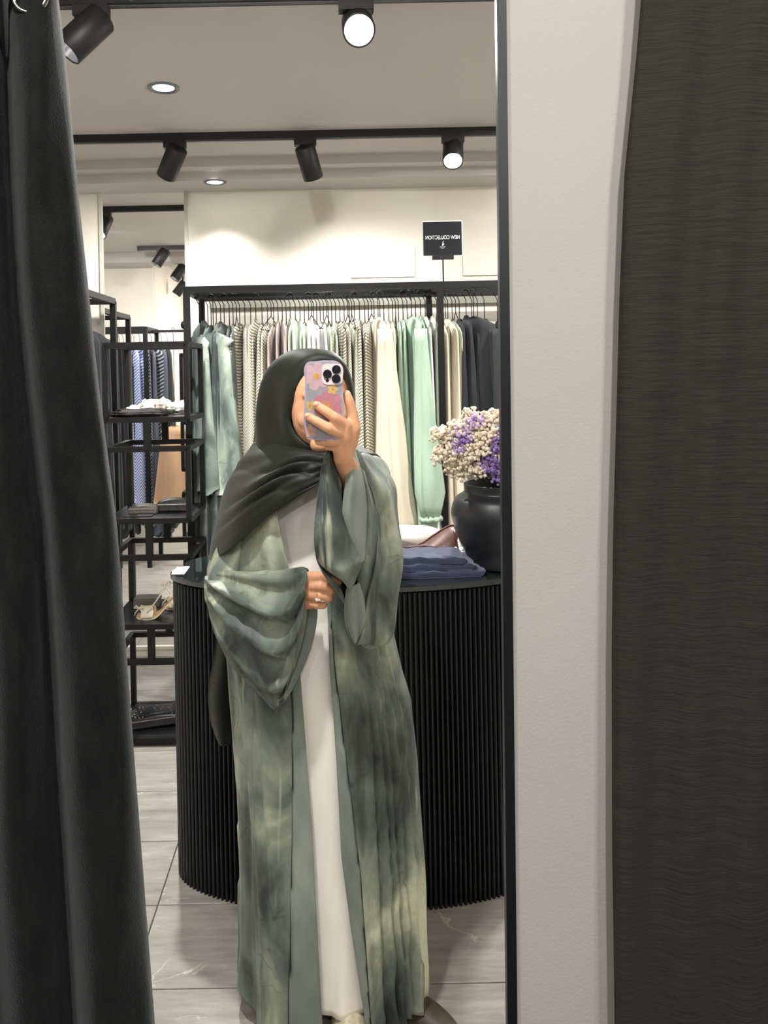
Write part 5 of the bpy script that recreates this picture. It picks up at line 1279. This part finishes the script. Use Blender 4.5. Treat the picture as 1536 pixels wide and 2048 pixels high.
# ------------------------------------------------------------------ the phone in the raised hand
def phone():
    x0, y0 = 607, 722; x1, y1 = 688, 880; Yp = 1.540
    tl, br = P(x0, y0, Yp), P(x1, y1, Yp); cx, cz = (tl.x+br.x)/2, (tl.z+br.z)/2; hw, hh = (br.x-tl.x)/2, (tl.z-br.z)/2
    # roll of the view keeps the phone upright in the picture
    t = thing('phone', (cx, Yp, cz), 'phone in a wavy translucent case with pink flowers, held in the raised hand', 'phone')
    t.rotation_euler = (0, ROLL, 0)
    def outline(inset, wave, n=120):
        o_ = []
        r = 0.016 - inset*0.5
        for k in range(n):
            a = 2*PI*k/n; c, s = math.cos(a), math.sin(a)
            ex = 0.16
            x = math.copysign(abs(c)**ex, c)*(hw-inset); z = math.copysign(abs(s)**ex, s)*(hh-inset)
            # corner rounding by superellipse mix
            x2 = math.copysign(abs(c)**0.38, c)*(hw-inset); z2 = math.copysign(abs(s)**0.38, s)*(hh-inset)
            x, z = x*0.45+x2*0.55, z*0.45+z2*0.55
            if wave:
                x *= 1 + wave*math.sin(z/hh*PI*3.2)/hw if abs(x) > hw*0.75 else 1
                z *= 1 + wave*math.sin(x/hw*PI*1.5+0.6)/hh if abs(z) > hh*0.8 else 1
            o_.append((x, z))
        return o_
    def slab(name, out, ya, yb, mat, bev=0.0, parent=t):
        n = len(out); v = []
        lv = [(ya, 1-bev*6), (ya+bev*0.02, 1.0), (yb-bev*0.02, 1.0), (yb, 1-bev*6)] if bev else [(ya, 1), (yb, 1)]
        for y, s in lv: v += [(x*s, y, z*s) for x, z in out]
        f = gridfaces(len(lv), n, True) + [tuple(range(n)), tuple(range((len(lv)-1)*n, len(lv)*n))[::-1]]
        return obj(name, v, f, mat, parent, False, world=False)
    case = plain('iridescent_case', rgb(134, 134, 142), 0.12, var=0.12, scale=30, coat=0.8)
    edge = plain('case_edge', rgb(152, 142, 164), 0.1, var=0.15, scale=60, coat=1.0)
    slab('case_rim', outline(0.0, 0.0016), 0.000, 0.0125, edge, 0.012)
    slab('case_back', outline(0.0035, 0.0014), -0.0006, 0.001, case)
    slab('screen', outline(0.0045, 0.0), 0.0120, 0.0132, plain('dark_screen', rgb(12, 12, 14), 0.05))
    def disc(name, px, py, r, y, mat, parent=t, n=24, h=0.0008, q=1.0):
        p = P(px, py, Yp); lx, lz = (p.x-cx) , (p.z-cz)
        v = [(lx + r*math.cos(2*PI*k/n), y, lz + q*r*math.sin(2*PI*k/n)) for k in range(n)] + [(lx + r*math.cos(2*PI*k/n), y-h, lz + q*r*math.sin(2*PI*k/n)) for k in range(n)]
        return obj(name, v, gridfaces(2, n, True) + [tuple(range(n)), tuple(range(n, 2*n))[::-1]], mat, parent, False, world=False)
    def flower(px, py, R, petals, c1, c2, rot):
        p = P(px, py, Yp); lx, lz = p.x-cx, p.z-cz; pm = plain('printed_petal', c1, 0.35, var=0.12, scale=60, coat=0.5)
        for k in range(petals):
            a = rot + 2*PI*k/petals; v = []
            for i in range(16):
                b_ = 2*PI*i/16; u_ = R*(0.52 + 0.48*math.cos(b_)); w_ = R*0.42*math.sin(b_)*(0.55+0.45*(u_/R))
                X_ = lx + u_*math.cos(a) - w_*math.sin(a); Z_ = lz + u_*math.sin(a) + w_*math.cos(a)
                v.append((max(-hw+0.004, min(hw-0.004, X_)), -0.0007-0.00006*k, max(-hh+0.004, min(hh-0.004, Z_))))
            obj('petal', v, [tuple(range(16))], pm, t, False, world=False)
        disc('flower_centre', px, py, R*0.2, -0.0011, plain('printed_yellow', c2, 0.4, var=0.15, scale=80), h=0.0003)
    flower(632, 753, 0.029, 6, rgb(168, 140, 146), rgb(170, 128, 52), 0.3)
    flower(656, 809, 0.030, 6, rgb(158, 104, 114), rgb(160, 114, 58), 0.6)
    flower(665, 778, 0.011, 5, rgb(178, 148, 90), rgb(170, 120, 64), 0.1)
    flower(620, 812, 0.011, 5, rgb(170, 148, 98), rgb(160, 116, 60), 0.9)
    flower(622, 862, 0.014, 5, rgb(172, 132, 124), rgb(178, 148, 98), 0.4)
    # camera block
    cb = plain('lens_plate', rgb(196, 184, 188), 0.15, var=0.05, coat=0.6)
    p0, p1 = P(642, 727, Yp), P(685, 769, Yp); ax, az = (p0.x+p1.x)/2-cx, (p0.z+p1.z)/2-cz; aw = (p1.x-p0.x)/2
    o_ = [(ax + math.copysign(abs(math.cos(a))**0.45, math.cos(a))*aw, az + math.copysign(abs(math.sin(a))**0.45, math.sin(a))*aw) for a in np.linspace(0, 2*PI, 48, endpoint=False)]
    n = len(o_); blk = obj('camera_block', [(x, -0.0005, z) for x, z in o_] + [(x, -0.0024, z) for x, z in o_], gridfaces(2, n, True) + [tuple(range(n, 2*n))[::-1]], cb, t, False, world=False)
    lg_ = plain('lens_glass', rgb(14, 15, 24), 0.06, var=0.3, coat=1.0); lr = plain('lens_ring', rgb(60, 60, 66), 0.25, metal=0.8)
    for (px, py, r) in ((671.5, 738.5, 0.0082), (653.8, 748, 0.0082), (671.5, 757, 0.0082)):
        disc('lens_ring', px, py, r*1.08, -0.0022, lr, blk, 28, 0.0022)
        disc('lens', px, py, r*0.94, -0.0043, lg_, blk, 28, 0.0003)
        disc('lens_core', px+0.6, py-0.6, r*0.3, -0.0047, plain('lens_core', rgb(26, 28, 44), 0.05), blk, 16, 0.0002)
    disc('lens', 653.8, 760.5, 0.0034, -0.0022, lg_, blk, 20, 0.0009)
    disc('lens', 648.5, 757.5, 0.0013, -0.0022, lg_, blk, 12, 0.0007)
    disc('flash', 654, 735, 0.0030, -0.0022, plain('flash_cover', rgb(232, 214, 170), 0.3), blk, 20, 0.0007)
phone()
